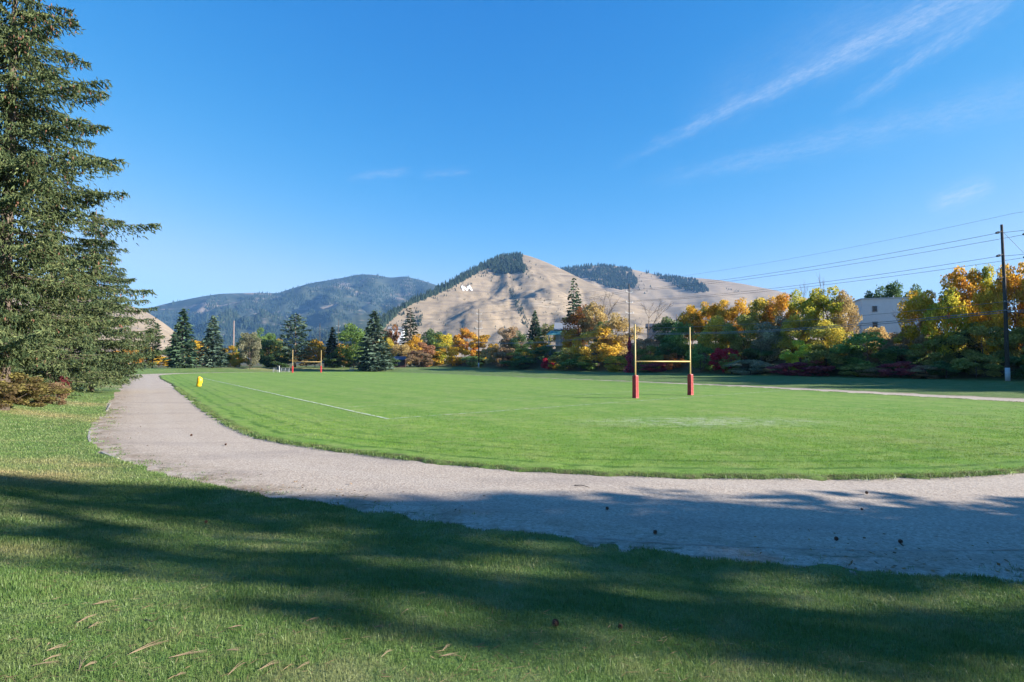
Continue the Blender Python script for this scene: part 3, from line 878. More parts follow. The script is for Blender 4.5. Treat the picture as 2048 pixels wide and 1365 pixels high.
def proto_conifer(name, seed, levels, per, profile, low=0.07, width=0.42, spray=0.05, droop=0.12, dens=1.0, clump=False, jz=0.008):
    r = np.random.default_rng(seed); Cs = []; Us = []; Ls = []; mb = MB()
    mb.tube([(0, 0, -0.02), (0, 0, 0.4), (0, 0, 0.97)], [0.016, 0.010, 0.002], 6)
    for li in range(levels):
        f = li / (levels - 1); z = low + (0.985 - low) * f
        R = profile(f) * width / 2; nb = max(3, int(per * (0.55 + 0.45 * (1 - f))))
        a0 = r.uniform(0, 6.28)
        for b in range(nb):
            a = a0 + 6.283 * b / nb + r.normal() * 0.25; L = R * r.uniform(0.72, 1.12); d = np.array((math.cos(a), math.sin(a), 0))
            z = low + (0.985 - low) * f + r.normal() * jz * (1 - f); dr = droop * r.uniform(0.6, 1.4); ns = max(3, int(L / 0.012 * dens)); t = r.uniform(0.12, 1.0, ns) ** 0.75
            zz = z - dr * L * t * (1.6 - 0.9 * t) + (0.10 * L * (t - 0.3) if f > 0.6 else 0) + 0.004
            P = d[None] * (L * t)[:, None]; P[:, 2] = zz
            side = np.array((-d[1], d[0], 0)); sp = r.normal(size=ns) * 0.022 * (1.1 - 0.5 * t) * (1 + 6 * L)
            P = P + side[None] * sp[:, None]; P[:, 2] -= np.abs(r.normal(size=ns)) * (0.010 if not clump else 0.002)
            if clump:
                P += r.normal(size=P.shape) * 0.011
            U = d[None] * 0.75 + side[None] * np.sign(sp)[:, None] * 0.6 + r.normal(size=(ns, 3)) * 0.28; U[:, 2] -= 0.25 if not clump else -0.15
            U /= np.linalg.norm(U, axis=1)[:, None]
            Cs.append(P); Us.append(U); Ls.append(np.full(ns, 0.85 + 0.3 * r.uniform()))
            if b % 2 == 0 and L > 0.05:
                mb.tube([(0, 0, z), tuple(d * L * 0.8 + np.array((0, 0, z - dr * L * 0.7)))], [0.0035, 0.001], 3, False)
    C = np.concatenate(Cs); U = np.concatenate(Us); W = perp(U, r); s = np.concatenate(Ls) * spray * r.uniform(0.6, 1.3, len(C))
    V, Fc = diamonds(C, U, W, s, s * 0.45)
    return mesh_np(name + '_crown', V, Fc, M_needle, {'rnd': np.repeat(r.uniform(0, 1, len(C)), 4)}), mb.mesh(name + '_trunk', M_bark, True)


def proto_bare(name, seed, levels=5, spread=0.55, fan=False):
    r = random.Random(seed); mb = MB()
    def grow(p, d, L, rad, lv):
        q = p + d * L; mid_ = (p + q) / 2 + Vector((r.gauss(0, 1), r.gauss(0, 1), r.gauss(0, 1))) * L * 0.06
        mb.tube([p, mid_, q], [rad, rad * 0.85, rad * 0.62], 4 if lv > 2 else 3, False)
        if lv == 0: return
        for _ in range(3 if lv > 1 else 4):
            ax = Vector((r.gauss(0, 1), r.gauss(0, 1), r.gauss(0, 0.5))) * spread
            nd = (d + ax).normalized(); nd.z = abs(nd.z) * 0.8 + 0.15; nd.normalize()
            grow(r.choice((mid_, q, q)) - nd * rad * 0.9, nd, L * r.uniform(0.6, 0.85), rad * 0.58, lv - 1)
    for k in range(1):
        grow(Vector((r.gauss(0, 0.01), r.gauss(0, 0.01), -0.02)), Vector((r.gauss(0, 0.25), r.gauss(0, 0.25), 1)).normalized(), 0.30, 0.014, levels)
    me = mb.mesh(name, M_bareb)
    co = np.empty(len(me.vertices) * 3, np.float32); me.vertices.foreach_get('co', co); co = co.reshape(-1, 3)
    co[:, 2] *= 1.0 / co[:, 2].max(); w = np.percentile(np.abs(co[:, :2]), 98) * 2; co[:, :2] *= 0.7 / w
    me.vertices.foreach_set('co', co.ravel()); me.update(); return me


TREES = [proto_broadleaf('tree_%d' % i, 100 + i, nc, 7400, lw, sz * .78, ls) for i, (nc, lw, sz, ls) in enumerate([(40, .06, .030, 1), (32, .10, .030, 1.4), (48, .04, .028, .8), (36, .08, .032, 1.2), (28, .12, .030, 1.8)])]
BUSH = [proto_broadleaf('bush_%d' % i, 200 + i, nc, 6600, lw, sz * .78, ls, 0.42) for i, (nc, lw, sz, ls) in enumerate([(30, .0, .036, 1), (24, .0, .038, 1.3), (40, .0, .034, .8)])]
sp_prof = lambda f: (1 - f) ** 0.82 * (1 - 0.25 * math.exp(-f * 14)) + 0.02
SPRUCE = [proto_conifer('spruce_%d' % i, 300 + i, 38, 9, sp_prof, .06, .42, .055, dr, 1.15) for i, dr in enumerate((.22, .3, .15))]
pn_prof = lambda f: (0.55 + 0.9 * f) * (1 - f) ** 0.55 if f < 0.9 else 0.25 * (1 - f) / 0.1 + 0.1
PINE = [proto_conifer('pine_%d' % i, 320 + i, 22, 6, pn_prof, .16, .5, .05, -.05, 1.7, True) for i in range(2)]
OPEN = [proto_conifer('open_%d' % i, 340 + i, 26, 6, lambda f: (1 - f) ** 0.75 + 0.03, .10, .46, .05, .22, 1.4, jz=.02) for i in range(2)]
SHADER = [proto_conifer('shade_pine_%d' % i, 360 + i, 20, 6, pn_prof, .12, .5, .048, -.02, 1.55, True, jz=.02) for i in range(2)]
BARE = [proto_bare('bare_%d' % i, 400 + i, 4, 0.5, i > 0) for i in range(3)]

C_ = dict(
    dkgreen=((0.030, 0.055, 0.022), (0.055, 0.080, 0.030)), spruce=((0.032, 0.062, 0.036), (0.065, 0.095, 0.055)), bluespruce=((0.045, 0.075, 0.055), (0.085, 0.12, 0.085)),
    pine=((0.028, 0.045, 0.022), (0.05, 0.068, 0.034)), darkcon=((0.020, 0.035, 0.022), (0.035, 0.05, 0.028)),
    green=((0.05, 0.09, 0.025), (0.10, 0.14, 0.04)), bright=((0.11, 0.19, 0.035), (0.22, 0.28, 0.05)), olive=((0.075, 0.085, 0.025), (0.15, 0.135, 0.04)),
    grey=((0.10, 0.105, 0.07), (0.17, 0.16, 0.10)), yellow=((0.42, 0.27, 0.03), (0.52, 0.37, 0.05)), ygreen=((0.16, 0.19, 0.03), (0.42, 0.33, 0.04)),
    gold=((0.36, 0.20, 0.025), (0.50, 0.33, 0.05)), orange=((0.40, 0.17, 0.025), (0.48, 0.31, 0.05)), orgreen=((0.09, 0.11, 0.025), (0.40, 0.22, 0.03)),
    rust=((0.25, 0.10, 0.035), (0.36, 0.19, 0.06)), tan=((0.26, 0.19, 0.09), (0.36, 0.27, 0.11)), pink=((0.28, 0.14, 0.08), (0.40, 0.22, 0.12)), red=((0.20, 0.015, 0.03), (0.33, 0.03, 0.045)),
    dkred=((0.09, 0.02, 0.03), (0.16, 0.045, 0.045)), brown=((0.11, 0.075, 0.045), (0.17, 0.12, 0.07)), lime=((0.24, 0.30, 0.05), (0.45, 0.45, 0.06)), yolive=((0.12, 0.12, 0.03), (0.36, 0.27, 0.04)))
for k_, f_ in dict(dkgreen=2.3, olive=1.9, green=1.9, brown=1.9, grey=1.6, yolive=1.9, ygreen=1.6, gold=1.35, yellow=1.35, orange=1.25, orgreen=1.7, dkred=2.2, red=1.6, tan=1.3, lime=1.2, spruce=1.35, bluespruce=1.25, pine=1.35).items():
    C_[k_] = tuple(tuple(v * min(f_, .62 / max(c_)) for v in c_) for c_ in C_[k_])
C_['brightyellow'] = ((0.58, 0.38, 0.06), (0.68, 0.50, 0.10))
used = {}


def plant(kind, x, y, h, w, col, label, cat, group, name, rot=None, z=None, lift=1.0):
    """one tree or shrub: an Empty at its foot with the parts trunk and crown"""
    fam = dict(tree=TREES, bush=BUSH, spruce=SPRUCE, pine=PINE, open=OPEN, bare=BARE, thin=SHADER)[kind]
    i = used.get(kind, random.randrange(len(fam))); used[kind] = (i + 1) % len(fam)
    root = bpy.data.objects.new(name, None); COL.objects.link(root); root.location = (x, y, (gz(x, y) if z is None else z))
    root.empty_display_size = 0.5
    nat = dict(tree=0.72, bush=0.84, spruce=.42, pine=.5, open=.46, bare=.7, thin=.5)[kind]
    root.scale = (w / nat, w / nat, h); root.rotation_euler.z = random.uniform(0, 6.28) if rot is None else rot
    tag(root, label, cat, group)
    if kind == 'bare':
        link('branches', fam[i], root)
        return root
    lf = lambda c_: tuple(v * max(1.0, min(lift, .60 / max(c_))) for v in c_) + (1.0,)
    cr = link('crown', fam[i][0], root); cr.color = lf(C_[col][0]); cr['tint'] = lf(C_[col][1])
    link('stem' if kind == 'bush' else 'trunk', fam[i][1], root)
    return root


def by_line(px, s):
    """plan position on the ray of column px at distance s behind the pole line"""
    k = (px - CX) / F * (1.0 / math.cos(TILT)); A_ = np.array((k, 1.0)); Y = (s + PL0 @ PLN) / (A_ @ PLN); return k * Y, Y


def put(kind, px, top, wpx, col, label, s=None, lift=1.0, Y=None, cat=None, group=None, name=None):
    if s is not None: x, y = by_line(px, s)
    else: p = at_depth(px, 724, Y); x, y = p.x, p.y
    zt = at_depth(px, top, y).z; z = gz(x, y); h = max(zt - z, 0.8); w = wpx * y / F
    if kind == 'bush': h = max(h, 0.40 * w)
    cat = cat or {'tree': 'tree', 'bush': 'shrub', 'spruce': 'spruce', 'pine': 'pine', 'open': 'conifer', 'bare': 'tree'}[kind]
    name = name or {'tree': 'broadleaf_tree', 'bush': 'shrub', 'spruce': 'spruce_tree', 'pine': 'pine_tree', 'open': 'conifer_tree', 'bare': 'bare_tree'}[kind]
    group = group or ('trees on the bank beyond the field' if s is not None else 'trees beyond the far goal')
    o = plant(kind, x, y, h, w, col, label, cat, group, name, lift=lift)
    return o

# ------------------------------------------------------------------ trees beyond the far goal (left), by depth
LEFT = [
    ('pine', 305, 637, 50, 'pine', 'dark open pine with bare trunk, leftmost conifer beyond the track end', 172),
    ('spruce', 365, 617, 74, 'spruce', 'tall pointed spruce beyond the track end, right of the dark pine', 165),
    ('spruce', 425, 631, 64, 'bluespruce', 'dense cone-shaped spruce between tall pointed spruce and pale mast', 170),
    ('tree', 500, 662, 42, 'grey', 'small grey-green sapling right of the pale mast', 172),
    ('pine', 590, 627, 84, 'bluespruce', 'broad bushy conifer standing behind the left upright of the far goal', 185),
    ('spruce', 664, 654, 40, 'darkcon', 'slim dark conifer just right of the far goal', 190),
    ('tree', 708, 640, 74, 'green', 'tall green broadleaf tree touching the big grey-green spruce', 186),
    ('spruce', 748, 621, 90, 'bluespruce', 'big grey-green spruce left of the dark blue-roofed shed', 172),
    ('open', 820, 616, 66, 'darkcon', 'dark ragged conifer against the foot of the lettered hill', 235),
    ('bush', 255, 697, 60, 'orange', 'orange shrub left of the dark pine, behind the big spruce', 195),
    ('tree', 285, 690, 50, 'orgreen', 'green and orange tree close behind the dark open pine', 205),
    ('bush', 318, 710, 40, 'yellow', 'low bright yellow shrub at the foot of the dark open pine', 188),
    ('bush', 345, 685, 50, 'dkgreen', 'dark green shrub between the dark pine and the tall pointed spruce', 200),
    ('tree', 395, 678, 56, 'yellow', 'yellow tree peeping out between the two tall spruces', 205),
    ('bush', 462, 690, 50, 'orgreen', 'orange-green shrub at the foot of the pale mast', 198),
    ('bush', 478, 706, 36, 'yellow', 'small yellow shrub just left of the grey-green sapling', 190),
    ('tree', 530, 653, 44, 'green', 'round green treetop rising behind the orange-topped thicket', 225),
    ('tree', 497, 664, 50, 'olive', 'olive tree behind the grey-green sapling', 230),
    ('bush', 538, 668, 74, 'dkgreen', 'wide dark green thicket left of the broad bushy conifer', 192),
    ('tree', 552, 673, 48, 'orgreen', 'orange-leaved tree over the dark thicket left of the far goal', 200),
    ('bush', 560, 702, 60, 'dkgreen', 'dark low shrub behind the aluminium bleacher', 184),
    ('tree', 630, 676, 48, 'gold', 'golden tree framed by the far goal posts', 192),
    ('bush', 612, 705, 56, 'tan', 'tan shrub below the far crossbar', 188),
    ('tree', 688, 686, 44, 'orange', 'orange tree between slim dark conifer and tall green tree', 200),
    ('bush', 696, 708, 40, 'ygreen', 'small yellow-green shrub below the orange tree right of the far goal', 190),
    ('bush', 668, 705, 46, 'dkgreen', 'dark shrub at the foot of the slim dark conifer', 186),
    ('bush', 722, 700, 60, 'dkgreen', 'dark green shrub under the tall green broadleaf tree', 190),
    ('tree', 782, 646, 40, 'rust', 'rust-red treetop behind the big grey-green spruce', 240),
    ('tree', 770, 672, 44, 'yolive', 'olive-yellow tree right behind the big grey-green spruce', 215),
    ('bush', 802, 680, 50, 'tan', 'pale tan shrub above the dark blue-roofed shed', 205),
    ('tree', 828, 664, 42, 'gold', 'golden tree at the foot of the dark ragged conifer', 215),
    ('bush', 846, 683, 52, 'pink', 'pinkish orange shrub right of the shed', 198),
    ('bush', 838, 702, 60, 'brown', 'brown twiggy shrub below the pinkish orange shrub', 190),
    ('tree', 866, 655, 50, 'dkgreen', 'dark green tree behind the yellow thicket left of the thin pole', 230),
    ('bush', 770, 712, 60, 'dkgreen', 'dark shrub at the left end of the shed', 186),
    ('bush', 240, 706, 50, 'olive', 'olive shrub at the far left behind the big spruce tips', 185),
    ('bush', 432, 712, 60, 'olive', 'olive undergrowth behind the dense cone-shaped spruce', 195),
]
for k, px, top, w, col, lab, Y in LEFT:
    put(k, px, top, w, col, lab, Y=Y)

# ------------------------------------------------------------------ the bank along the pole line, from far (left) to near (right)
BANK = [
    # thicket round the thin middle pole
    ('bush', 885, 657, 66, 'ygreen', 'large yellow-green thicket left of the middle utility pole', 8),
    ('bush', 868, 690, 56, 'gold', 'golden shrub in front of the large yellow-green thicket', 4),
    ('bush', 930, 655, 58, 'orange', 'orange-topped shrub just left of the middle utility pole', 9),
    ('bush', 912, 685, 56, 'yellow', 'low yellow shrub below the orange-topped shrub', 4),
    ('bush', 968, 668, 52, 'gold', 'gold and tan shrub just right of the middle utility pole', 8),
    ('bush', 985, 690, 44, 'tan', 'tan shrub right of the gold and tan shrub', 5),
    ('bush', 950, 712, 60, 'dkgreen', 'dark low shrub at the foot of the middle utility pole', 4),
    ('tree', 1018, 650, 50, 'brown', 'brown thin-leaved tree between middle pole and small blue-green spruce', 14),
    ('tree', 1040, 660, 40, 'dkgreen', 'dark green tree left of the small blue-green spruce', 16),
    ('bush', 1010, 692, 56, 'brown', 'brown shrub under the thin-leaved brown tree', 5),
    ('spruce', 1070, 621, 40, 'spruce', 'small blue-green spruce left of the teal-roofed house', 26),
    ('tree', 1100, 646, 50, 'olive', 'olive tree behind the teal-roofed house', 40),
    ('bush', 1078, 672, 34, 'gold', 'small golden shrub left of the teal-roofed house', 13),
    ('bush', 1048, 690, 60, 'yolive', 'olive-yellow shrub below the small golden shrub', 7),
    ('bush', 1095, 690, 62, 'dkgreen', 'dark green shrub below the teal-roofed house', 8),
    ('bush', 1094, 716, 30, 'red', 'small scarlet shrub at the lawn edge below the house', 3),
    ('bush', 1108, 711, 26, 'yellow', 'small yellow shrub beside the scarlet shrub', 4),
    ('bush', 1040, 715, 70, 'dkgreen', 'dark low thicket left of the scarlet shrub', 3),
    ('open', 1148, 556, 60, 'spruce', 'tall ragged spruce standing above the teal-roofed house', 34),
    ('tree', 1158, 604, 62, 'rust', 'tall rust-orange tree right of the house', 22),
    ('tree', 1190, 600, 56, 'tan', 'tan-orange tree next to the tall rust-orange tree', 24),
    ('tree', 1140, 655, 40, 'gold', 'gold tree close against the right of the house', 15),
    ('bare', 1190, 580, 60, None, 'bare-twigged tree behind the tan-orange tree', 30),
    ('bare', 1222, 572, 80, None, 'tall bare fan-shaped tree left of the second utility pole', 28),
    ('tree', 1232, 622, 80, 'tan', 'pale yellow-tan tree left of the second utility pole', 16),
    ('bush', 1197, 652, 100, 'brightyellow', 'big bright yellow shrub left of the second utility pole', 5),
    ('bush', 1232, 706, 56, 'yolive', 'olive-yellow shrub at the foot of the bright yellow shrub', 3),
    ('bush', 1135, 694, 70, 'olive', 'olive green shrub below the gold tree by the house', 4),
    ('bush', 1160, 716, 80, 'green', 'low green shrub below the big bright yellow shrub', 2.5),
    ('tree', 1207, 640, 40, 'dkgreen', 'dark green treetop behind the big bright yellow shrub', 20),
    ('bare', 1290, 600, 100, None, 'wide brown bare tree right of the second utility pole', 30),
    ('bare', 1330, 640, 80, None, 'low bare tree behind the near goal', 26),
    ('bush', 1290, 668, 70, 'brown', 'brown shrub behind the left upright of the near goal', 8),
    ('bush', 1300, 690, 72, 'olive', 'olive shrub seen through the near goal', 4),
    ('tree', 1335, 628, 60, 'dkgreen', 'dark green tree seen above the near crossbar', 20),
    ('bush', 1340, 675, 70, 'dkgreen', 'dark green shrub in the middle of the near goal', 7),
    ('bush', 1310, 722, 62, 'dkred', 'dark red low shrub under the near crossbar', 3),
    ('bush', 1345, 705, 44, 'rust', 'rusty low shrub under the near crossbar, left of the brown post', 5),
    ('tree', 1385, 606, 54, 'gold', 'golden tree above the right upright of the near goal', 22),
    ('tree', 1365, 640, 56, 'green', 'green tree left of the right upright of the near goal', 14),
    ('tree', 1412, 600, 60, 'orgreen', 'green tree with orange top just right of the near goal', 24),
    ('tree', 1445, 596, 54, 'gold', 'golden-orange treetop right of the near goal', 22),
    ('tree', 1477, 590, 54, 'gold', 'second golden treetop, between golden-orange treetop and mixed olive one', 24),
    ('tree', 1515, 592, 68, 'yolive', 'mixed olive and yellow tree below the far ridge end', 22),
    ('tree', 1560, 584, 64, 'orange', 'deep orange tree where the ridge meets the treeline', 23),
    ('tree', 1605, 577, 68, 'ygreen', 'yellowish tree right of the deep orange tree', 22),
    ('tree', 1650, 570, 84, 'ygreen', 'large yellow-green tree with bare twigs sticking out above', 20),
    ('tree', 1690, 572, 54, 'tan', 'tan-yellow tree left of the white building', 22),
    ('bare', 1655, 546, 60, None, 'bare crown sticking out above the large yellow-green tree', 24),
    ('bare', 1603, 560, 30, None, 'small bare crown above the olive and yellow tree', 26),
    ('tree', 1430, 628, 74, 'yolive', 'olive-yellow tree below the golden-orange treetop', 13),
    ('tree', 1490, 626, 80, 'olive', 'olive shaded tree in the middle of the bank', 14),
    ('tree', 1545, 630, 76, 'grey', 'grey-green shaded tree below the deep orange tree', 13),
    ('tree', 1600, 626, 80, 'yolive', 'green shaded tree below the olive and yellow tree', 13),
    ('tree', 1660, 632, 80, 'yolive', 'olive shaded tree below the large yellow-green tree', 12),
    ('bush', 1400, 686, 62, 'green', 'leafy green shrub right beside the near goal post pad', 3),
    ('bush', 1448, 687, 60, 'red', 'crimson shrub right of the near goal', 4),
    ('bush', 1462, 706, 46, 'olive', 'olive shrub in front of the crimson shrub', 2.5),
    ('bare', 1520, 672, 90, None, 'grey twiggy bare shrub between crimson and lime shrubs', 4.5),
    ('bush', 1525, 690, 90, 'dkgreen', 'dark thicket behind the grey twiggy bare shrub', 8),
    ('bush', 1500, 730, 90, 'grey', 'low grey-green shrub at the lawn edge below the grey twigs', 2),
    ('bush', 1598, 678, 60, 'lime', 'bright lime-yellow shrub in the middle of the bank', 4),
    ('bush', 1650, 688, 92, 'olive', 'wide olive shrub right of the lime-yellow shrub', 4),
    ('bush', 1575, 722, 66, 'dkred', 'dark red low shrub below the lime-yellow shrub', 2),
    ('bush', 1625, 724, 84, 'dkred', 'wide dark purple-red shrub below the wide olive shrub', 2),
    ('bush', 1560, 660, 60, 'olive', 'small olive treetop left of the lime-yellow shrub', 9),
    ('bare', 1712, 622, 64, None, 'pale bare-twigged tree left of the white building', 11),
    ('bush', 1752, 644, 54, 'tan', 'tan leafy shrub in front of the lower left of the building', 10),
    ('bush', 1735, 662, 110, 'green', 'wide green shrub below the white building', 5),
    ('bush', 1690, 690, 70, 'dkgreen', 'dark green shrub between wide olive and wide green shrubs', 5),
    ('bush', 1720, 722, 84, 'olive', 'low olive shrub at the lawn edge below the white building', 2.5),
    ('tree', 1745, 576, 40, 'dkgreen', 'dark treetop at the left roof end of the white building', 62),
    ('tree', 1782, 560, 72, 'dkgreen', 'dark green tree rising behind the roof of the white building', 66),
    ('tree', 1830, 564, 60, 'dkgreen', 'dark green tree behind the right end of the white building', 60),
    ('tree', 1842, 574, 78, 'yellow', 'yellow-topped tree hiding the right end of the white building', 14),
    ('bush', 1845, 640, 80, 'brown', 'brown shaded shrub below the yellow-topped tree', 9),
    ('tree', 1893, 566, 80, 'ygreen', 'tall yellow-green tree right of the yellow-topped tree', 12),
    ('tree', 1930, 526, 76, 'orange', 'high orange-brown treetop left of the nearest utility pole', 20),
    ('tree', 1970, 524, 52, 'ygreen', 'high green treetop with gaps next to the nearest utility pole', 22),
    ('tree', 1982, 556, 66, 'yellow', 'yellow tree just left of the nearest utility pole', 13),
    ('tree', 2034, 518, 84, 'gold', 'tall golden-yellow tree just right of the nearest utility pole', 15),
    ('tree', 2085, 524, 100, 'gold', 'golden tree cut off by the right edge', 16),
    ('bush', 1790, 664, 60, 'brown', 'brown thin-leaved shrub in front of the middle of the white building', 8),
    ('bare', 1800, 612, 60, None, 'bare grey tree in front of the white building', 9),
    ('bush', 1822, 650, 60, 'yolive', 'yellow-olive shrub in front of the lower right of the building', 9),
    ('bush', 1795, 690, 80, 'dkgreen', 'dark green shrub right of the wide green shrub', 6),
    ('bush', 1800, 730, 84, 'dkred', 'low reddish twiggy shrub left in the shaded lawn edge', 2.2),
    ('bush', 1750, 735, 60, 'brown', 'low brown twiggy shrub below the white building', 1.8),
    ('bush', 1850, 732, 70, 'brown', 'low brown shrub between reddish shrub and nearest pole', 2.2),
    ('bush', 1870, 670, 84, 'olive', 'olive shrub under the tall yellow-green tree', 6),
    ('bush', 1918, 650, 70, 'darkcon', 'very dark shrub in the gap left of the nearest pole', 8),
    ('bush', 1965, 640, 104, 'olive', 'tall olive shrub filling the shade left of the nearest pole', 7),
    ('bush', 1950, 705, 90, 'olive', 'rounded olive shrub at the lawn edge left of the nearest pole', 3),
    ('bush', 2045, 640, 96, 'olive', 'tall olive shrub right of the nearest pole', 7),
    ('bush', 2055, 705, 90, 'dkgreen', 'dark green shrub at the lawn edge right of the nearest pole', 4),
    ('bush', 1890, 722, 70, 'dkgreen', 'dark green low shrub left of the rounded olive shrub', 3),
    ('bush', 2130, 660, 130, 'olive', 'olive shrub beyond the right edge below the golden tree', 6),
    ('tree', 2190, 520, 120, 'ygreen', 'yellow-green tree outside the right edge', 14),
]
for k, px, top, w, col, lab, s in BANK:
    put(k, px, top, w, col, lab, s=s * (0.62 if 10 < s < 26 else 1.0), lift=1.55 if (s < 15 and col not in ('yellow', 'gold', 'ygreen', 'orange')) else 1.0)  # front rows: leaf colours brightened to stand in for light in their shade

ROW = [(-6, 10, 15), (-12, 8, 16), (-18, 11, 17), (-24, 8, 16), (-30, 11, 18), (-36, 8, 17), (-42, 10, 18), (-48, 8, 17), (-54, 11, 18), (-61, 8, 17), (-68, 10, 18), (-75, 8, 17), (-82, 9, 17), (-28, 3, 11), (-14, 3, 10), (-44, 3, 11), (-60, 3, 11)]
for i, (t, s, h) in enumerate(ROW):       # the treeline goes on past the right edge and shades the grass strip
    x, y = PL0 + PLT * t + PLN * s
    plant('tree', x, y, h, 10.5, random.choice(('ygreen', 'yolive', 'olive', 'gold')), 'broadleaf tree continuing the bank treeline past the right edge', 'tree', 'trees past the right edge', 'broadleaf_tree')

# red creeper climbing the second pole
P2 = by_line(1259, 0.0); P2z = gz(*P2)
r = np.random.default_rng(5); kk = 1500; hz = r.uniform(0, 1, kk) ** 1.3 * 8.2; rad = (1.25 * (1 - hz / 8.6) ** 0.8 + 0.12) * r.uniform(0.3, 1, kk) * (0.8 + 0.4 * np.sin(hz * 2.1))
aN = r.uniform(0, 6.28, kk); Cc = np.column_stack([np.cos(aN) * rad, np.sin(aN) * rad, hz]); U = rand_dirs(kk, r); Vv, Fq = diamonds(Cc, U, perp(U, r), 0.34, 0.26)
o = link('red_creeper', mesh_np('creeper', Vv, Fq, M_leaf, {'rnd': np.repeat(r.uniform(0, 1, kk), 4)}), loc=(P2[0] - .1, P2[1] - .35, P2z), label='red creeper climbing the foot of the second utility pole', cat='creeper')
o.color = (0.40, 0.04, 0.08, 1); o['tint'] = (0.55, 0.12, 0.16, 1.0)

# ------------------------------------------------------------------ utility poles and wires
M_pole = simple_mat('dark_pole_wood', (0.060, 0.052, 0.048), 0.9, 0.3, 3.0)
M_polegrey = simple_mat('weathered_pole', (0.20, 0.16, 0.14), 0.9, 0.25, 3.0)
M_band = simple_mat('pale_pole_band', (0.42, 0.44, 0.46), 0.7, 0.15, 3.0)
M_ins = simple_mat('insulator', (0.30, 0.31, 0.33), 0.4, 0.1, 5.0)
M_insd = simple_mat('dark_insulator', (0.05, 0.05, 0.06), 0.4, 0.1, 5.0)
M_wire = simple_mat('wire', (0.10, 0.105, 0.115), 0.5, 0.05, 2.0)
M_cable = simple_mat('cable', (0.20, 0.22, 0.24), 0.5, 0.05, 2.0)
ARM = np.array((PLN[0], PLN[1], 0.0))


def pole(x, y, top, label, style, name='utility_pole', lean=0.0, rad=0.19, band=True, group='utility poles along the bank', armlen=1.25, mat=None):
    z0 = gz(x, y); root = bpy.data.objects.new(name, None); COL.objects.link(root); root.location = (x, y, z0); tag(root, label, 'pole', group)
    h = top - z0; mb = MB(); mb.tube([(0, 0, -0.4), (0, 0, h * 0.5), (lean, 0, h)], [rad * 1.15, rad * 0.9, rad * 0.62], 10); link('shaft', mb.mesh('shaft', mat or M_pole, True), root)
    if band:
        mb = MB(); mb.tube([(0, 0, 0.0), (0, 0, 1.75)], [rad * 1.24, rad * 1.17], 12); link('base_wrap', mb.mesh('base_wrap', M_band, True), root)
    if style == 'near':
        for zz in (20.5, 17.4, 14.35):
            zz -= z0; mb = MB(); mb.tube([(-0.1, -0.05, zz), (-0.55, -0.2, zz - 0.12), (-1.15, -0.42, zz - 0.28)], [0.07, 0.06, 0.05], 6); ar = link('bracket', mb.mesh('bracket', M_pole), root)
            mb = MB(); pts = [(-0.75 - 0.11 * i, -0.28 - 0.04 * i, zz - 0.19 - 0.03 * i) for i in range(6)]
            mb.tube(pts, [0.10, 0.17, 0.12, 0.17, 0.12, 0.14], 8); link('insulator', mb.mesh('insulator', M_insd), ar)
        for zz in (10.95, 9.75):
            zz -= z0; mb = MB(); mb.box((0.28, -0.28, zz), (0.9, 0.10, 0.12), 0.5); link('bracket', mb.mesh('bracket', M_band), root)
            for sx in (-0.35, 0.6):
                mb = MB(); mb.tube([(sx, -0.35, zz + 0.03), (sx, -0.35, zz + 0.22)], [0.07, 0.05], 6); link('insulator', mb.mesh('insulator', M_ins), root)
        mb = MB(); mb.tube([(0.35, -0.3, 9.1 - z0), (0.12, -0.12, 8.7 - z0)], [0.05, 0.05], 5); link('brace', mb.mesh('brace', M_polegrey), root)
    if style in ('arms', 'far'):
        zs = (19.6, 17.1, 14.6) if style == 'arms' else (h * 0.86 + z0, h * 0.72 + z0, h * 0.58 + z0)
        for j, zz in enumerate(zs):
            zz -= z0; L = armlen * (1.1 if j == 2 else 0.85)
            mb = MB(); mb.tube([tuple(-ARM * L + (0, 0, zz + .1)), (0, 0, zz - .05), tuple(ARM * L + (0, 0, zz + .1))], 0.09, 6); ar = link('crossarm', mb.mesh('crossarm', M_ins), root)
            for sx in (-1, 1):
                mb = MB(); c0 = ARM * L * sx * 0.9; mb.tube([tuple(c0 + (0, 0, zz + 0.08)), tuple(c0 + (0, 0, zz + 0.42))], [0.14, 0.09], 6); link('insulator', mb.mesh('insulator', M_ins), ar)
        mb = MB(); mb.tube([tuple(-ARM * 1.2 + (0, 0, 9.85 - z0)), tuple(ARM * 1.2 + (0, 0, 9.85 - z0))], 0.07, 6); link('cable_arm', mb.mesh('cable_arm', M_ins), root)
    return root


P1 = by_line(2013, 0.0); pole(P1[0], P1[1], 21.4, 'nearest dark wooden utility pole with pale wrapped foot', 'near', lean=-0.12, rad=0.235)
pole(P2[0], P2[1], 21.6, 'second utility pole with white crossarms and red creeper at its foot', 'arms', rad=0.2, band=False)
P3 = by_line(957.5, 0.0); pole(P3[0], P3[1], 21.4, 'middle utility pole with pale foot in front of yellow thicket', 'arms', rad=0.2)
P4 = by_line(793, 1.0); pole(P4[0], P4[1], at_depth(793, 645, P4[1]).z, 'utility pole rising behind the dark blue-roofed shed', 'far', band=False)
p = at_depth(677, 640, 300); pole(p.x, p.y, p.z, 'small far utility pole with white insulators right of the far goal', 'far', band=False, rad=0.22)
p = at_depth(468, 642, 215); pole(p.x, p.y, p.z, 'pale reddish mast between two spruces and the grey-green sapling', 'plain', 'mast', band=False, rad=0.30, mat=simple_mat('pale_mast', (0.22, 0.165, 0.15), 0.8))
p = at_depth(640, 647, 260); pole(p.x, p.y, p.z, 'thin dark pole above the golden tree in the far goal', 'plain', band=False, rad=0.16)
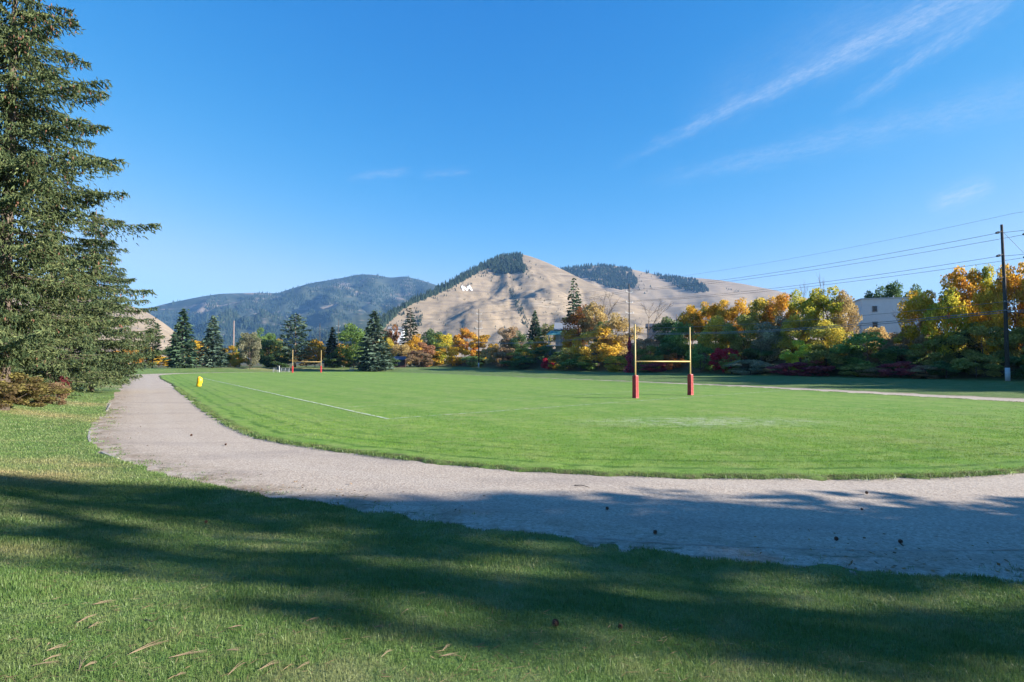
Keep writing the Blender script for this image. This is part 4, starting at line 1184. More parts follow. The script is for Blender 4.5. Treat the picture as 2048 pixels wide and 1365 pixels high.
bx = by_line(1353.5, 9.0); pole(bx[0], bx[1], at_depth(1353.5, 629, bx[1]).z, 'brown wooden post among the trees inside the near goal', 'plain', 'wooden_post', band=False, rad=0.2, mat=M_polegrey)
P1b = (P1[0] + 4.35, P1[1] + 0.8); pole(P1b[0], P1b[1], 21.4, 'twin of the nearest pole, just beyond the right edge, only its insulators showing', 'near', rad=0.235)


def wire(name, pts, sag, rad, label, mat=None, group='overhead wires along the bank', cat='wire'):
    P = []
    for a, b in zip(pts[:-1], pts[1:]):
        a = Vector(a); b = Vector(b); k = 22
        for i in range(k):
            t = i / k; q = a.lerp(b, t); q.z -= sag * 4 * t * (1 - t); P.append(q)
    P.append(Vector(pts[-1])); mb = MB(); mb.tube(P, rad, 5); link(name, mb.mesh(name, mat or M_wire, True), label=label, cat=cat, group=group)


def off(p, s, z, t=0.0): return (p[0] + PLN[0] * s + PLT[0] * t, p[1] + PLN[1] * s + PLT[1] * t, z)


E1 = (P1[0] - PLT[0] * 60, P1[1] - PLT[1] * 60)
wire('power_wire', [off(E1, -1.1, 20.3), (P1[0] - 1.35, P1[1] - .5, 20.1), off(P2, -1.0, 19.95), off(P3, -1.0, 19.95)], 0.9, 0.026, 'upper wire tied to the left insulator of the nearest pole')
wire('power_wire', [off(E1, 4.0, 20.3), (P1b[0] - 1.35, P1b[1] - .5, 20.1), off(P2, 1.0, 19.95), off(P3, 1.0, 19.95)], 0.9, 0.026, 'upper wire passing just behind the top of the nearest pole')
wire('power_wire', [off(E1, -1.1, 17.2), (P1[0] - 1.35, P1[1] - .5, 17.0), off(P2, -1.0, 17.45), off(P3, -1.0, 17.45)], 0.9, 0.026, 'lower wire tied to the second insulator of the nearest pole')
wire('power_wire', [off(E1, 4.0, 17.2), (P1b[0] - 1.35, P1b[1] - .5, 17.0), off(P2, 1.0, 17.45), off(P3, 1.0, 17.45)], 0.9, 0.026, 'lowest bare wire over the orange treetops, behind the nearest pole')
wire('power_wire', [off(E1, 5.0, 25.4), off(P1, 5.0, 23.7), off(P2, 3.0, 22.4), off(P3, 2.0, 22.0)], 0.9, 0.016, 'thin topmost wire crossing the sky above the nearest pole')
for z, s, lab, rd in ((11.0, -0.5, 'upper pale cable crossing in front of the shaded bank', 0.03), (9.85, -0.6, 'left thick cable of the lower pair along the bank', 0.055), (9.65, 0.5, 'right thick cable of the lower pair along the bank', 0.055)):
    wire('cable', [off(E1, s, z + 0.2), off(P1, s, z), off(P2, s, z), off(P3, s, z), off(P4, s, z)], 1.0 if z < 10.5 else 0.8, rd, lab, M_cable)
wire('guy_wire', [(P1[0] + 0.15, P1[1], 20.3), (P1b[0] + 3.2, P1b[1], 13.5)], 0.05, 0.02, 'slanting guy wire right of the top of the nearest pole', cat='wire')

# ------------------------------------------------------------------ goals
M_yel = simple_mat('yellow_pipe_paint', (0.50, 0.35, 0.13), 0.5, 0.15, 3.0, spec=0.5)
m, n, out = new_mat('red_pad')
g = n.node('ShaderNodeTexCoord').outputs['Object']
c = n.mix(n.remap(n.noise(g, 3.0, 4.0), .3, .7), (0.31, 0.018, 0.022), (0.40, 0.032, 0.034)); c = n.mix(n.remap(n.noise(g, 9.0, 5.0, .7), .56, .66, 0.0, .35), c, (0.50, 0.22, 0.20)); principled(n, out, c, 0.5, n.noise(g, 7.0, 3.0), 0.3, 0.04, spec=0.35); M_pad = m
M_seam = simple_mat('pad_seam', (0.20, 0.015, 0.02), 0.5)


def goal(pl, pr, hpost, label):
    pl = np.array(pl[:2]); pr = np.array(pr[:2]); c = (pl + pr) / 2; root = bpy.data.objects.new('rugby_goal', None); COL.objects.link(root); root.location = (c[0], c[1], 0.05)
    tag(root, label, 'goal', 'rugby goals on the field')
    for q in (pl, pr):
        x, y = q - c; mb = MB(); mb.tube([(x, y, -0.2), (x, y, hpost)], 0.064, 12); link('upright', mb.mesh('upright', M_yel, True), root)
        mb = MB(); S = 0.205; H = 1.85; pts = [(-S, -S), (S, -S), (S, S), (-S, S)]
        prof = []
        for zz, k in ((0.02, 1.06), (0.10, 1.02), (0.9, 0.97), (H - 0.05, 0.95), (H, 0.88)):
            ring = []
            for (a, b), (a2, b2) in zip(pts, pts[1:] + pts[:1]):
                for f in (0.12, 0.5, 0.88): ring.append(((a + (a2 - a) * f) * k, (b + (b2 - b) * f) * k, zz))
            prof.append(ring)
        ang = math.atan2(*(pr - pl)[::-1]); R = np.array([[math.cos(ang), math.sin(ang), 0], [-math.sin(ang), math.cos(ang), 0], [0, 0, 1]])
        P_ = np.array(prof).reshape(-1, 3) @ R + np.array((x, y, 0)); k = 12
        fc = [(i * k + j, i * k + (j + 1) % k, (i + 1) * k + (j + 1) % k, (i + 1) * k + j) for i in range(4) for j in range(k)] + [tuple(range(k))[::-1], tuple(4 * k + j for j in range(k))]
        mb.add(P_, fc); pd = link('post_pad', mb.mesh('post_pad', M_pad), root)
        mb = MB(); sv = np.array((0, -0.208, 0)) @ R; mb.box((x + sv[0], y + sv[1], 0.95), (0.035, 0.02, 1.7), ang); link('pad_seam', mb.mesh('pad_seam', M_seam), pd)
        mb = MB(); mb.tube([(x, y, H - 0.02), (x, y, H + 0.05)], [0.13, 0.10], 10); link('pad_collar', mb.mesh('pad_collar', M_pad), pd)
    mb = MB(); mb.tube([tuple(pl - c) + (3.0,), tuple(pr - c) + (3.0,)], 0.052, 12); link('crossbar', mb.mesh('crossbar', M_yel, True), root)
    return root


goal(gl, g2, 6.05, 'near rugby goal with yellow posts and red pads')
fl = at_depth(585, 746.5, 151); fr = at_depth(642, 745.8, 154.5)
goal(fl, fr, 6.3, 'small far rugby goal with yellow posts and red pads')

# yellow padded thing on the lawn
M_ypad = simple_mat('bright_yellow_vinyl', (0.75, 0.44, 0.015), 0.4, 0.12, 6.0, spec=0.5)
yp = on_plane(398.5, 773.5, 0.05); root = bpy.data.objects.new('yellow_marker', None); COL.objects.link(root); root.location = yp
tag(root, 'bright yellow bent padded marker standing left of the touch line', 'marker')
mb = MB(); sp = [(-.04, 0, 0.0), (-.05, 0, .10), (-.04, 0, .28), (.01, 0, .46), (.05, 0, .64), (.055, 0, .80), (.02, 0, .94), (-.04, 0, 1.05)]
mb.tube(sp, [.24, .29, .27, .29, .31, .31, .28, .22], 14); link('body', mb.mesh('body', M_ypad, True), root)
mb = MB(); mb.tube([(-.05, 0, 1.04), (-.09, 0, 1.12), (-.11, 0, 1.17)], [.21, .17, .05], 12); link('rolled_top', mb.mesh('rolled_top', M_ypad, True), root)
mb = MB(); mb.tube([(-.05, 0, .10), (-.048, 0, .16)], [.30, .30], 14); link('strap', mb.mesh('strap', simple_mat('yellow_strap', (.45, .28, .02), .6), True), root)

# bleachers beyond the far goal
M_alu = simple_mat('aluminium', (0.36, 0.37, 0.38), 0.45, 0.08, 4.0, metal=0.4)
def bleacher(px, py, Y, L, label):
    p = at_depth(px, py, Y); z0 = gz(p.x, p.y); root = bpy.data.objects.new('bleacher', None); COL.objects.link(root); root.location = (p.x, p.y, max(z0, 0.02)); tag(root, label, 'bleacher', 'bleachers beyond the field')
    root.rotation_euler.z = 0.25
    for i in range(3):
        mb = MB(); mb.box((0, 0.6 * i, 0.45 + 0.4 * i), (L, 0.28, 0.06)); link('seat_plank', mb.mesh('plank', M_alu), root)
        if i:
            mb = MB(); mb.box((0, 0.6 * i - 0.33, 0.2 + 0.4 * (i - 1)), (L, 0.26, 0.05)); link('foot_plank', mb.mesh('plank', M_alu), root)
    for k in range(5):
        x = -L / 2 + 0.25 + (L - 0.5) * k / 4; mb = MB(); mb.tube([(x, 1.2, 0), (x, 1.2, 1.22)], .04, 5); mb.tube([(x, 0, 0), (x, 0, .42)], .04, 5); mb.tube([(x, 0, .06), (x, 1.2, .06)], .04, 5); mb.tube([(x, 0, .40), (x, 1.2, 1.2)], .04, 5)
        link('support_frame', mb.mesh('frame', M_alu), root)
bleacher(562, 745, 158, 4.6, 'aluminium bleacher left of the far goal')
bleacher(703, 745, 170, 1.8, 'tiny bleacher right of the far goal')
p = at_depth(558.5, 745, 154); root = bpy.data.objects.new('sign_post', None); COL.objects.link(root); root.location = (p.x, p.y, 0.02); tag(root, 'white post with dark blue board in front of the bleacher', 'sign')
mb = MB(); mb.tube([(0, 0, -.1), (0, 0, 1.9)], .07, 8); link('post', mb.mesh('post', simple_mat('white_post', (.7, .7, .7), .6)), root)
mb = MB(); mb.box((-.35, 0.09, 1.25), (.6, .05, .8)); link('board', mb.mesh('board', simple_mat('navy_board', (.03, .04, .10), .6)), root)

# ------------------------------------------------------------------ buildings
M_wall = simple_mat('pale_render', (0.62, 0.63, 0.66), 0.85, 0.06, 1.0); M_glass = simple_mat('dark_glass', (0.05, 0.06, 0.08), 0.15, 0.1, 1.0, spec=0.7)
M_frame = simple_mat('window_frame', (0.25, 0.26, 0.28), 0.6)


def building(name, label, c, wdt, dep, h, rz, walls, wins, roof, roofmat, cat='building', door=None):
    root = bpy.data.objects.new(name, None); COL.objects.link(root); root.location = c; root.rotation_euler.z = rz; tag(root, label, cat)
    mb = MB(); mb.box((0, dep / 2, h / 2 - 1.5), (wdt, dep, h + 3)); link('wall', mb.mesh('wall', walls), root)
    for (x, z, ww, hh) in wins:
        mb = MB()
        for dx, dz, sx, sz in ((0, hh / 2, ww + .16, .09), (0, -hh / 2, ww + .16, .09), (-ww / 2, 0, .09, hh - .09), (ww / 2, 0, .09, hh - .09)): mb.box((x + dx, -0.04, z + dz), (sx, .16, sz))
        w_ = link('window', mb.mesh('window', M_frame), root); mb = MB(); mb.box((x, -0.012, z), (ww - .1, .05, hh - .1)); link('pane', mb.mesh('pane', M_glass), w_)
    if roof == 'flat':
        mb = MB(); mb.box((0, dep / 2, h + .14), (wdt + .3, dep + .3, .28)); link('roof', mb.mesh('roof', roofmat), root)
        mb = MB(); mb.tube([(wdt * .05, 1, h + .2), (wdt * .05, 1, h + .75)], .12, 8); link('vent_pipe', mb.mesh('vent', M_frame), root)
    else:
        e = 0.5; rh = roof; W = wdt / 2 + e; mb = MB()
        mb.add([(-W, -e, h), (W, -e, h), (W, dep + e, h), (-W, dep + e, h), (-W, dep / 2, h + rh), (W, dep / 2, h + rh), (-W, -e, h + .15), (W, -e, h + .15), (W, dep + e, h + .15), (-W, dep + e, h + .15)],
               [(0, 3, 2, 1), (6, 7, 5, 4), (9, 4, 5, 8), (0, 1, 7, 6), (3, 9, 8, 2), (0, 6, 4, 9, 3), (1, 2, 8, 5, 7)]); link('roof', mb.mesh('roof', roofmat), root)
    return root


p = at_depth(1785, 640, 118); zt = at_depth(1785, 598, 118).z
building('white_building', 'pale flat-roofed building half hidden by trees on the bank', (p.x, p.y, zt - 11), 11.5, 9, 11, -0.30, M_wall,
         [(-3.3, 8.9, .85, 1.2), (1.6, 6.3, .5, .4), (-3.3, 5.5, .9, 1.2), (3.2, 8.9, .85, 1.2), (-3.1, 2.2, .9, 1.3)], 'flat', simple_mat('roof_edge', (.45, .45, .46), .8))
M_teal = simple_mat('teal_metal_roof', (0.10, 0.26, 0.22), 0.4, 0.1, 2.0, spec=0.5); M_cream = simple_mat('cream_siding', (0.48, 0.45, 0.40), 0.8, 0.08, 2.0); M_greyw = simple_mat('grey_siding', (.30, .31, .33), .8)
p = at_depth(1135, 690, 172); zb = p.z
h_ = building('house', 'grey house with teal porch roof between spruce and orange tree', (p.x, p.y, zb), 7.5, 7, 4.6, -0.15, M_greyw, [(-1.6, 1.3, 1.0, 1.5), (1.6, 1.4, 1.0, 1.4), (0, 3.6, .8, .9)], 2.6, simple_mat('slate_roof', (.22, .24, .27), .7), 'house')
mb = MB(); mb.add([(-6.4, -3.0, 2.9), (1.2, -3.0, 2.9), (1.2, -.06, 4.3), (-5.2, -.06, 4.3), (-6.4, -3.0, 3.1), (1.2, -3.0, 3.1), (1.2, -.06, 4.5), (-5.2, -.06, 4.5)], [(0, 3, 2, 1), (4, 5, 6, 7), (0, 1, 5, 4), (2, 3, 7, 6), (1, 2, 6, 5), (0, 4, 7, 3)])
link('porch_roof', mb.mesh('porch_roof', M_teal), h_)
for x in (-5.6, -2.4, .9):
    mb = MB(); mb.box((x, -2.7, 1.2), (.22, .22, 3.4)); link('porch_column', mb.mesh('porch_column', M_cream), h_)
mb = MB(); mb.box((-2.6, -1.5, -.35), (7.6, 3.0, .3)); link('porch_floor', mb.mesh('porch_floor', M_cream), h_)
p = at_depth(1318, 668, 175)
building('house', 'small dark-roofed pinkish house glimpsed above the near crossbar', (p.x, p.y, p.z - .5), 7, 6, 2.6, -.2, simple_mat('pink_wall', (.40, .31, .29), .8), [(-1.5, 1.4, 1, 1.1), (1.6, 1.4, 1, 1.1)], 1.4, simple_mat('dark_shingle', (.05, .055, .07), .7), 'house')
p = at_depth(788, 737, 196)
building('shed', 'low dark shed with dark blue roof right of the big spruce', (p.x, p.y, gz(p.x, p.y)), 7.6, 4.5, 2.6, .1, simple_mat('dark_brick', (.10, .055, .05), .9), [(-1.6, 1.4, .8, .7), (1.6, 1.4, .8, .7)], 1.3, simple_mat('blue_roof', (.05, .08, .14), .4), 'shed')
p = at_depth(752, 652, 330)
building('house', 'white house wall glimpsed behind the tall green tree and utility pole', (p.x + 12, p.y, p.z - 9), 9, 6, 7, .1, M_wall, [(-2.5, 4.5, 1, 1.3), (0, 4.5, 1, 1.3), (2.5, 4.5, 1, 1.3)], 1.6, simple_mat('grey_shingle', (.2, .2, .21), .8), 'house')

# ------------------------------------------------------------------ the big spruces on the left
def big_spruce(name, x, y, H, Rf, seed, label, step=0.42, per=9, lowz=1.2, cones=1500, dens=0.20, colr='spruce', fsc=1.0, cat='spruce', group='large spruces beside the track'):
    r = np.random.default_rng(seed); root = bpy.data.objects.new(name, None); COL.objects.link(root); z0 = gz(x, y); root.location = (x, y, z0); tag(root, label, cat, group)
    mb = MB(); mb.tube([(0, 0, -.3), (0, 0, H * .3), (.05, 0, H * .7), (0, 0, H)], [H * .016, H * .012, H * .006, .03], 10); link('trunk', mb.mesh('trunk', M_bark, True), root)
    Cs, Us, Ls, Rn, CP = [], [], [], [], []; br = MB()
    z = lowz
    while z < H - 0.3:
        R = Rf(z); nb = max(4, int(per * (0.6 + 0.4 * min(1, R / 4)))); a0 = r.uniform(0, 6.28)
        for b in range(nb):
            a = a0 + 6.283 * b / nb + r.normal() * .22; L = R * (r.uniform(.50, .92) if r.uniform() < .66 else r.uniform(.90, 1.10)); d = np.array((math.cos(a), math.sin(a), 0)); sd = np.array((-d[1], d[0], 0))
            zz = z + r.normal() * .30; up = r.uniform(0.0, 0.12); dr = r.uniform(.06, .34) * (1 if z < H * .7 else .5); bt = r.uniform(.85, 1.15)
            cz_ = lambda t: zz + L * (up * t - dr * 1.9 * t * t + dr * 1.6 * t ** 3)
            ns = max(4, int(L / dens)); t = (np.arange(ns) + r.uniform(0, 1, ns)) / ns; t = .08 + .92 * t
            P = d[None] * (L * t)[:, None]; P[:, 2] = cz_(t)
            br.tube([tuple(d * L * q + np.array((0, 0, cz_(q)))) for q in (0, .35, .7, .97)], [.05 + .006 * L, .035, .02, .006], 3, False)
            tl = np.minimum(.26 + .26 * L * (1 - t) ** .7, 1.25) * r.uniform(.6, 1.25, ns)        # side twig length
            for sg in (-1, 1):
                td = d[None] * .62 + sd[None] * sg * .75 + np.array((0, 0, -.30))[None] + r.normal(size=(ns, 3)) * .20; td /= np.linalg.norm(td, axis=1)[:, None]
                for f0 in (0.22, 0.45, 0.70, 0.95):
                    pc = P + td * (tl * f0)[:, None] + r.normal(size=(ns, 3)) * .03; pc[:, 2] -= (tl * f0) ** 2 * .35
                    u = td + r.normal(size=(ns, 3)) * .42; u[:, 2] -= .18; u /= np.linalg.norm(u, axis=1)[:, None]
                    Cs.append(pc); Us.append(u); Ls.append(r.uniform(.22, .40, ns) * fsc); Rn.append(np.full(ns, np.clip((bt - .85) / .3, 0, 1)) * .6 + r.uniform(0, .4, ns))
            u = d[None] + r.normal(size=(ns, 3)) * .35; u /= np.linalg.norm(u, axis=1)[:, None]; Cs.append(P + r.normal(size=(ns, 3)) * .04); Us.append(u); Ls.append(np.full(ns, .36 * fsc)); Rn.append(r.uniform(0, 1, ns))
            # drooping curtains below the branch
            for cq in range(3):
                dn = r.normal(size=(ns, 3)) * .28 + np.array((0, 0, -1)) + d[None] * .25; dn /= np.linalg.norm(dn, axis=1)[:, None]
                sd_ = sd[None] * (r.normal(size=(ns, 1)) * (tl[:, None] * .55))
                Cs.append(P + d[None] * r.normal(size=(ns, 1)) * .1 + sd_ + dn * r.uniform(.08, .62, ns)[:, None] * (1.05 - .6 * t)[:, None]); Us.append(dn); Ls.append(r.uniform(.22, .42, ns) * fsc); Rn.append(r.uniform(0, .6, ns) + .3 * (bt - .85))
            if cones:
                for _ in range(r.poisson(cones / (H / step * per * .8) * (0.15 + 1.6 * (z / H) ** 1.3))):
                    tt = r.uniform(.55, 1.0); c0 = d * L * tt + sd * r.normal() * .25; CP.append((c0[0], c0[1], cz_(tt) - r.uniform(.05, .35)))
        z += step * r.uniform(.75, 1.25)
    C = np.concatenate(Cs); U = np.concatenate(Us); Ln = np.concatenate(Ls); Rn = np.concatenate(Rn); W = perp(U, r)
    V1, F1 = diamonds(C, U, W, Ln, Ln * .19); W2 = np.cross(U, W); V2, F2 = diamonds(C, U, W2, Ln * .9, Ln * .19)
    me = mesh_np('crown', np.concatenate([V1, V2]), np.concatenate([F1, F2 + len(V1)]), M_needle, {'rnd': np.concatenate([np.repeat(Rn, 4)] * 2)})
    cr = link('crown', me, root); cr.color = (*C_[colr][0], 1); cr['tint'] = (*C_[colr][1], 1.0)
    link('branches', br.mesh('branches', M_bark), root)
    if CP:
        CP = np.array(CP); k = 6; T = np.array([[math.cos(w) * .032, math.sin(w) * .032, -.05] for w in np.arange(4) * 1.57] + [[0, 0, .04], [0, 0, -.13]]) * 1.15
        Vc = (CP[:, None] + T[None] * r.uniform(.8, 1.25, len(CP))[:, None, None]).reshape(-1, 3)
        Fb = np.array([(0, 1, 4), (1, 2, 4), (2, 3, 4), (3, 0, 4), (1, 0, 5), (2, 1, 5), (3, 2, 5), (0, 3, 5)])
        Fc = (Fb[None] + (np.arange(len(CP)) * 6)[:, None, None]).reshape(-1, 3)
        link('cones', mesh_np('cones', Vc, Fc, M_cone), root, kind='stuff')
    return root


M_cone = simple_mat('spruce_cones', (0.15, 0.07, 0.045), 0.8, .3, 3.0)
C_['bramble'] = ((0.13, 0.09, 0.05), (0.21, 0.19, 0.06)); C_['bigspruce'] = ((0.058, 0.092, 0.045), (0.175, 0.20, 0.088)); C_['bigspruce2'] = ((0.062, 0.10, 0.05), (0.165, 0.195, 0.09))
T1 = at_depth(2, 760, 29)
big_spruce('spruce_tree', T1.x, T1.y, 26.0, lambda z: max(0.3, 5.8 * (1 - min(1, z / 26.0) ** 4.0) * (1 + .12 * math.sin(z * 1.9)) * (0.72 if z < 3.6 else 1)), 11, 'huge cone-laden spruce cut off by the left edge and top', .66, 7, 2.7, 1900, .135, 'bigspruce')
T2 = at_depth(183, 756, 54)
big_spruce('spruce_tree', T2.x, T2.y, 18.0, lambda z: max(0.3, 6.7 * (1 - (z / 18.3) ** 1.55) * (1 + .10 * math.sin(z * 2.3))), 12, 'second cone-bearing spruce with grey trunk beside the gravel track', .58, 7, 1.5, 500, .18, 'bigspruce2', 1.15)
T3 = at_depth(95, 758, 42)
big_spruce('spruce_tree', T3.x, T3.y, 16.0, lambda z: max(0.3, 4.6 * (1 - (z / 16.2) ** 1.3)), 13, 'shorter spruce filling the gap behind the huge spruce', .62, 7, 1.0, 300, .26, 'bigspruce', 1.2)


def put_near(kind, px, base, h, w, col, label, name='shrub'):
    p = on_ground(px, base); return plant(kind, p.x, p.y, h, w, col, label, 'shrub', 'shrubs under the big spruces', name)
put_near('bush', 70, 813, 1.5, 3.0, 'bramble', 'olive bramble under the huge spruce, right beside the reddish one')
put_near('bush', 22, 816, 1.6, 3.0, 'bramble', 'yellowish bramble under the huge spruce near the left edge')
put_near('bush', -30, 818, 1.8, 3.0, 'bramble', 'olive bramble cut off by the left edge')
put_near('bush', 112, 810, 1.5, 1.7, 'brown', 'reddish dry shrub at the right end of the brambles')
put_near('bush', 2, 821, 2.3, 3.2, 'bramble', 'tall bramble hiding the trunk of the huge spruce')
put_near('bush', 126, 796, 2.0, 0.9, 'dkred', 'narrow red-leaved sapling behind the brambles')
put_near('bush', 196, 758, 1.1, 1.3, 'gold', 'small orange shrub by the grey spruce trunk')
put_near('bush', 165, 757, 1.3, 1.6, 'tan', 'tan shrub left of the grey spruce trunk')

# trees standing to the right of the photographer, whose shade falls over the lawn and the track
SHADE = [('pine', 38, 3.6, 16.5, 7.0, 'pine', 'pine right of the photographer shading the track'), ('pine', 47, 0.4, 25.0, 7.5, 'pine', 'tall pine right of the photographer shading the lawn'),
         ('pine', 36, 0.2, 14.5, 3.6, 'pine', 'slender pine right of the photographer shading the near lawn'), ('spruce', 56, 0.9, 27.0, 8.0, 'spruce', 'spruce farther right of the photographer'),
         ('pine', 28, -0.6, 9.0, 2.4, 'pine', 'small pine right of the photographer shading the nearest lawn'), ('pine', 27, 7.4, 9.5, 6.0, 'pine', 'low pine beside the track right of the photographer'),
         ('pine', 46, -2.0, 22.0, 4.6, 'pine', 'tall slender pine behind the others right of the photographer')]
for k, x, y, h, w, c, lab in SHADE:
    plant('thin' if k == 'pine' else k, x, y, h, w * 1.12, c, lab, 'pine' if k == 'pine' else 'spruce', 'trees right of the photographer', k + '_tree')

# ------------------------------------------------------------------ grass blades
def blades(name, X_, Y_, Z_, h, w, label, parent_kind='stuff', lean=0.45, seed=0, mat=None, edge=None):
    r = np.random.default_rng(seed); k = len(X_); a = r.uniform(0, 6.283, k); b = r.uniform(0, 6.283, k); ln = np.abs(r.normal(size=k)) * lean
    dx, dy = np.cos(a) * w / 2, np.sin(a) * w / 2; tx = np.cos(b) * ln * h; ty = np.sin(b) * ln * h
    V = np.empty((k, 3, 3), np.float32)
    V[:, 0] = np.stack([X_ - dx, Y_ - dy, Z_ - .008], 1); V[:, 1] = np.stack([X_ + dx, Y_ + dy, Z_ - .008], 1); V[:, 2] = np.stack([X_ + tx, Y_ + ty, Z_ + h / np.sqrt(1 + ln ** 2)], 1)
    P = np.stack([X_, Y_], 1); cl = fbm(X_ * 3, Y_ * 3, 71, 3)
    link(name, mesh_np(name, V.reshape(-1, 3), np.arange(k * 3).reshape(-1, 3), mat or M_blade, {'rnd': np.repeat(np.clip(r.uniform(0, 1, k) * .75 + cl * .3, 0, 1), 3), 'dry': np.repeat(dry_at(P), 3), **({'edge': np.repeat(edge, 3)} if edge is not None else {})}), label=label, cat='grass', kind=parent_kind)


r = np.random.default_rng(99)
# near lawn: density falls with distance
k = 460000; Yg = 2.4 * (14.0 / 2.4) ** r.uniform(0, 1, k) ; Xg = r.uniform(-1, 1, k) * (Yg * 0.97 + 0.6)
P = np.stack([Xg, Yg], 1); D = sdist(P, OUTER); keep = D > -0.10 + (fbm(Xg * 1.3, Yg * 1.3, 77) - .5) * .35; P = P[keep]; D = D[keep]; dist = np.hypot(P[:, 0], P[:, 1])
Zg = ground_h(P, D); kk = len(P); clump = fbm(P[:, 0] * 1.1, P[:, 1] * 1.1, 81, 3)
blades('lawn_grass', P[:, 0], P[:, 1], Zg, (0.022 + .03 * r.uniform(0, 1, kk)) * (.25 + 1.5 * clump), np.maximum(.0045, dist * .0011) * r.uniform(.7, 1.4, kk), 'mown green lawn grass in the shaded foreground', seed=1)
# farther lawn on the left beside the track
k = 140000; Yg = 9 * (48 / 9) ** r.uniform(0, 1, k); Xg = -Yg * r.uniform(.3, 1.02, k)
P = np.stack([Xg, Yg], 1); D = sdist(P, OUTER); keep = D > -.08 + (fbm(Xg * .9, Yg * .9, 78) - .5) * .4; P = P[keep]; D = D[keep]; dist = np.hypot(P[:, 0], P[:, 1]); kk = len(P)
blades('lawn_grass', P[:, 0], P[:, 1], ground_h(P, D), (.03 + .035 * r.uniform(0, 1, kk)), np.maximum(.009, dist * .0010) * r.uniform(.7, 1.4, kk), 'sunlit lawn grass left of the gravel track', seed=2)
# field near side
k = 300000; Yg = 13.3 * (42 / 13.3) ** r.uniform(0, 1, k); Xg = r.uniform(-1, 1.0, k) * Yg * .98
P = np.stack([Xg, Yg], 1); D = sdist(P, INNER); keep = (D < .02) & (r.uniform(0, 1, k) > sstep(17, 40, Yg)); P = P[keep]; D = D[keep]; dist = np.hypot(P[:, 0], P[:, 1]); kk = len(P)
blades('field_grass', P[:, 0], P[:, 1], np.where(D > -.5, .07, .06) + .0 * D, (.022 + .025 * r.uniform(0, 1, kk)), dist * .0009 * r.uniform(.6, 1.4, kk), 'sunlit mown grass of the sports field', seed=3, mat=M_fblade, edge=-D)
# rough weeds hanging over the raised rim of the field
fi2 = resample(INNER, 6000); nearm = (np.hypot(fi2[:, 0], fi2[:, 1]) < 75) & (fi2[:, 1] < 80); fi2 = fi2[nearm]
pk = r.integers(0, len(fi2), 60000); oc = offset_curve(INNER, 1.0)
jit = r.normal(size=(60000, 2)) * .12; P = fi2[pk] + jit; cl = fbm(fi2[pk, 0] * 1.4, fi2[pk, 1] * 1.4, 91, 3); sel = cl > .40; P = P[sel]; cl = cl[sel]; kk = len(P); dist = np.hypot(P[:, 0], P[:, 1])
blades('rim_weeds', P[:, 0], P[:, 1], np.full(kk, .03), (.05 + .12 * r.uniform(0, 1, kk) * cl), np.maximum(.01, dist * .0009) * r.uniform(.7, 1.4, kk), 'rough weedy grass along the raised rim of the field', lean=.8, seed=4)

# weeds creeping over the gravel verge and the outer border of the track
k = 90000; pk = r.integers(0, len(ro), k); W_ = np.abs(r.normal(size=k)) * .45; inn_ = offset_curve(ro, -1.0) - ro
P = ro[pk] + inn_[pk] * W_[:, None] + r.normal(size=(k, 2)) * .05; cl = fbm(P[:, 0] * 1.9, P[:, 1] * 2.6, 97, 3); sel = (cl > .585 + .10 * W_) & (np.hypot(P[:, 0], P[:, 1]) < 45) & (P[:, 1] < 50); P = P[sel]; kk = len(P); dist = np.hypot(P[:, 0], P[:, 1])
blades('verge_weeds', P[:, 0], P[:, 1], np.full(kk, .005), .02 + .05 * r.uniform(0, 1, kk), np.maximum(.007, dist * .0009) * r.uniform(.7, 1.4, kk), 'small weeds and grass tufts creeping onto the outer gravel', lean=.9, seed=6)

# ------------------------------------------------------------------ small things lying about
M_litter = simple_mat('dry_needles', (0.20, 0.145, 0.095), .8, .2, 4.0)
zx = lambda x, y: (x * .3418, 900 + y * .3418)
zy = lambda x, y: (700 + x * .3418, 900 + y * .3418)
LIT = [(zx(450, 1030), zx(555, 980)), (zx(515, 1060), zx(600, 1020)), (zx(1330, 1060), zx(1430, 1045)), (zx(740, 1220), zx(980, 1125)), (zx(985, 1235), zx(1225, 1190)), (zx(270, 1195), zx(400, 1160)),
       (zx(180, 1285), zx(340, 1270)), (zx(490, 1290), zx(570, 1265)), (zx(1320, 1190), zx(1420, 1190)), (zx(1510, 1310), zx(1640, 1255)), (zx(1330, 1340), zx(1430, 1255)), (zx(1735, 1300), zx(1815, 1260)),
       (zx(1790, 1015), zx(1870, 1000)), (zx(250, 1255), zx(360, 1220)), (zx(460, 1310), zx(490, 1220)), (zx(540, 920), zx(690, 900)), (zx(1020, 1345), zx(1090, 1330)), (zx(830, 1010), zx(900, 1030)),
       (zy(180, 1230), zy(250, 1190)), (zy(540, 1190), zy(590, 1155)), (zy(520, 1225), zy(640, 1215)), (zy(300, 970), zy(360, 945)), (zy(140, 1050), zy(210, 1050)), (zx(1580, 1110), zx(1615, 1140)), (zx(275, 1160), zx(295, 1150))]
NL = {3: 'longest bundle of dry needles, lower left foreground lawn', 4: 'flat needle bundle right of the longest one', 0: 'highest needle bundle at the left, below the shade', 6: 'lowest needle bundle in the left corner', 9: 'slanting needle bundle left of the lawn\'s middle', 15: 'faint needle bundle in the shaded lawn on the left', 12: 'small needle bundle left of the larger pine cone', 20: 'thin needle bundle in the shaded band at the bottom'}
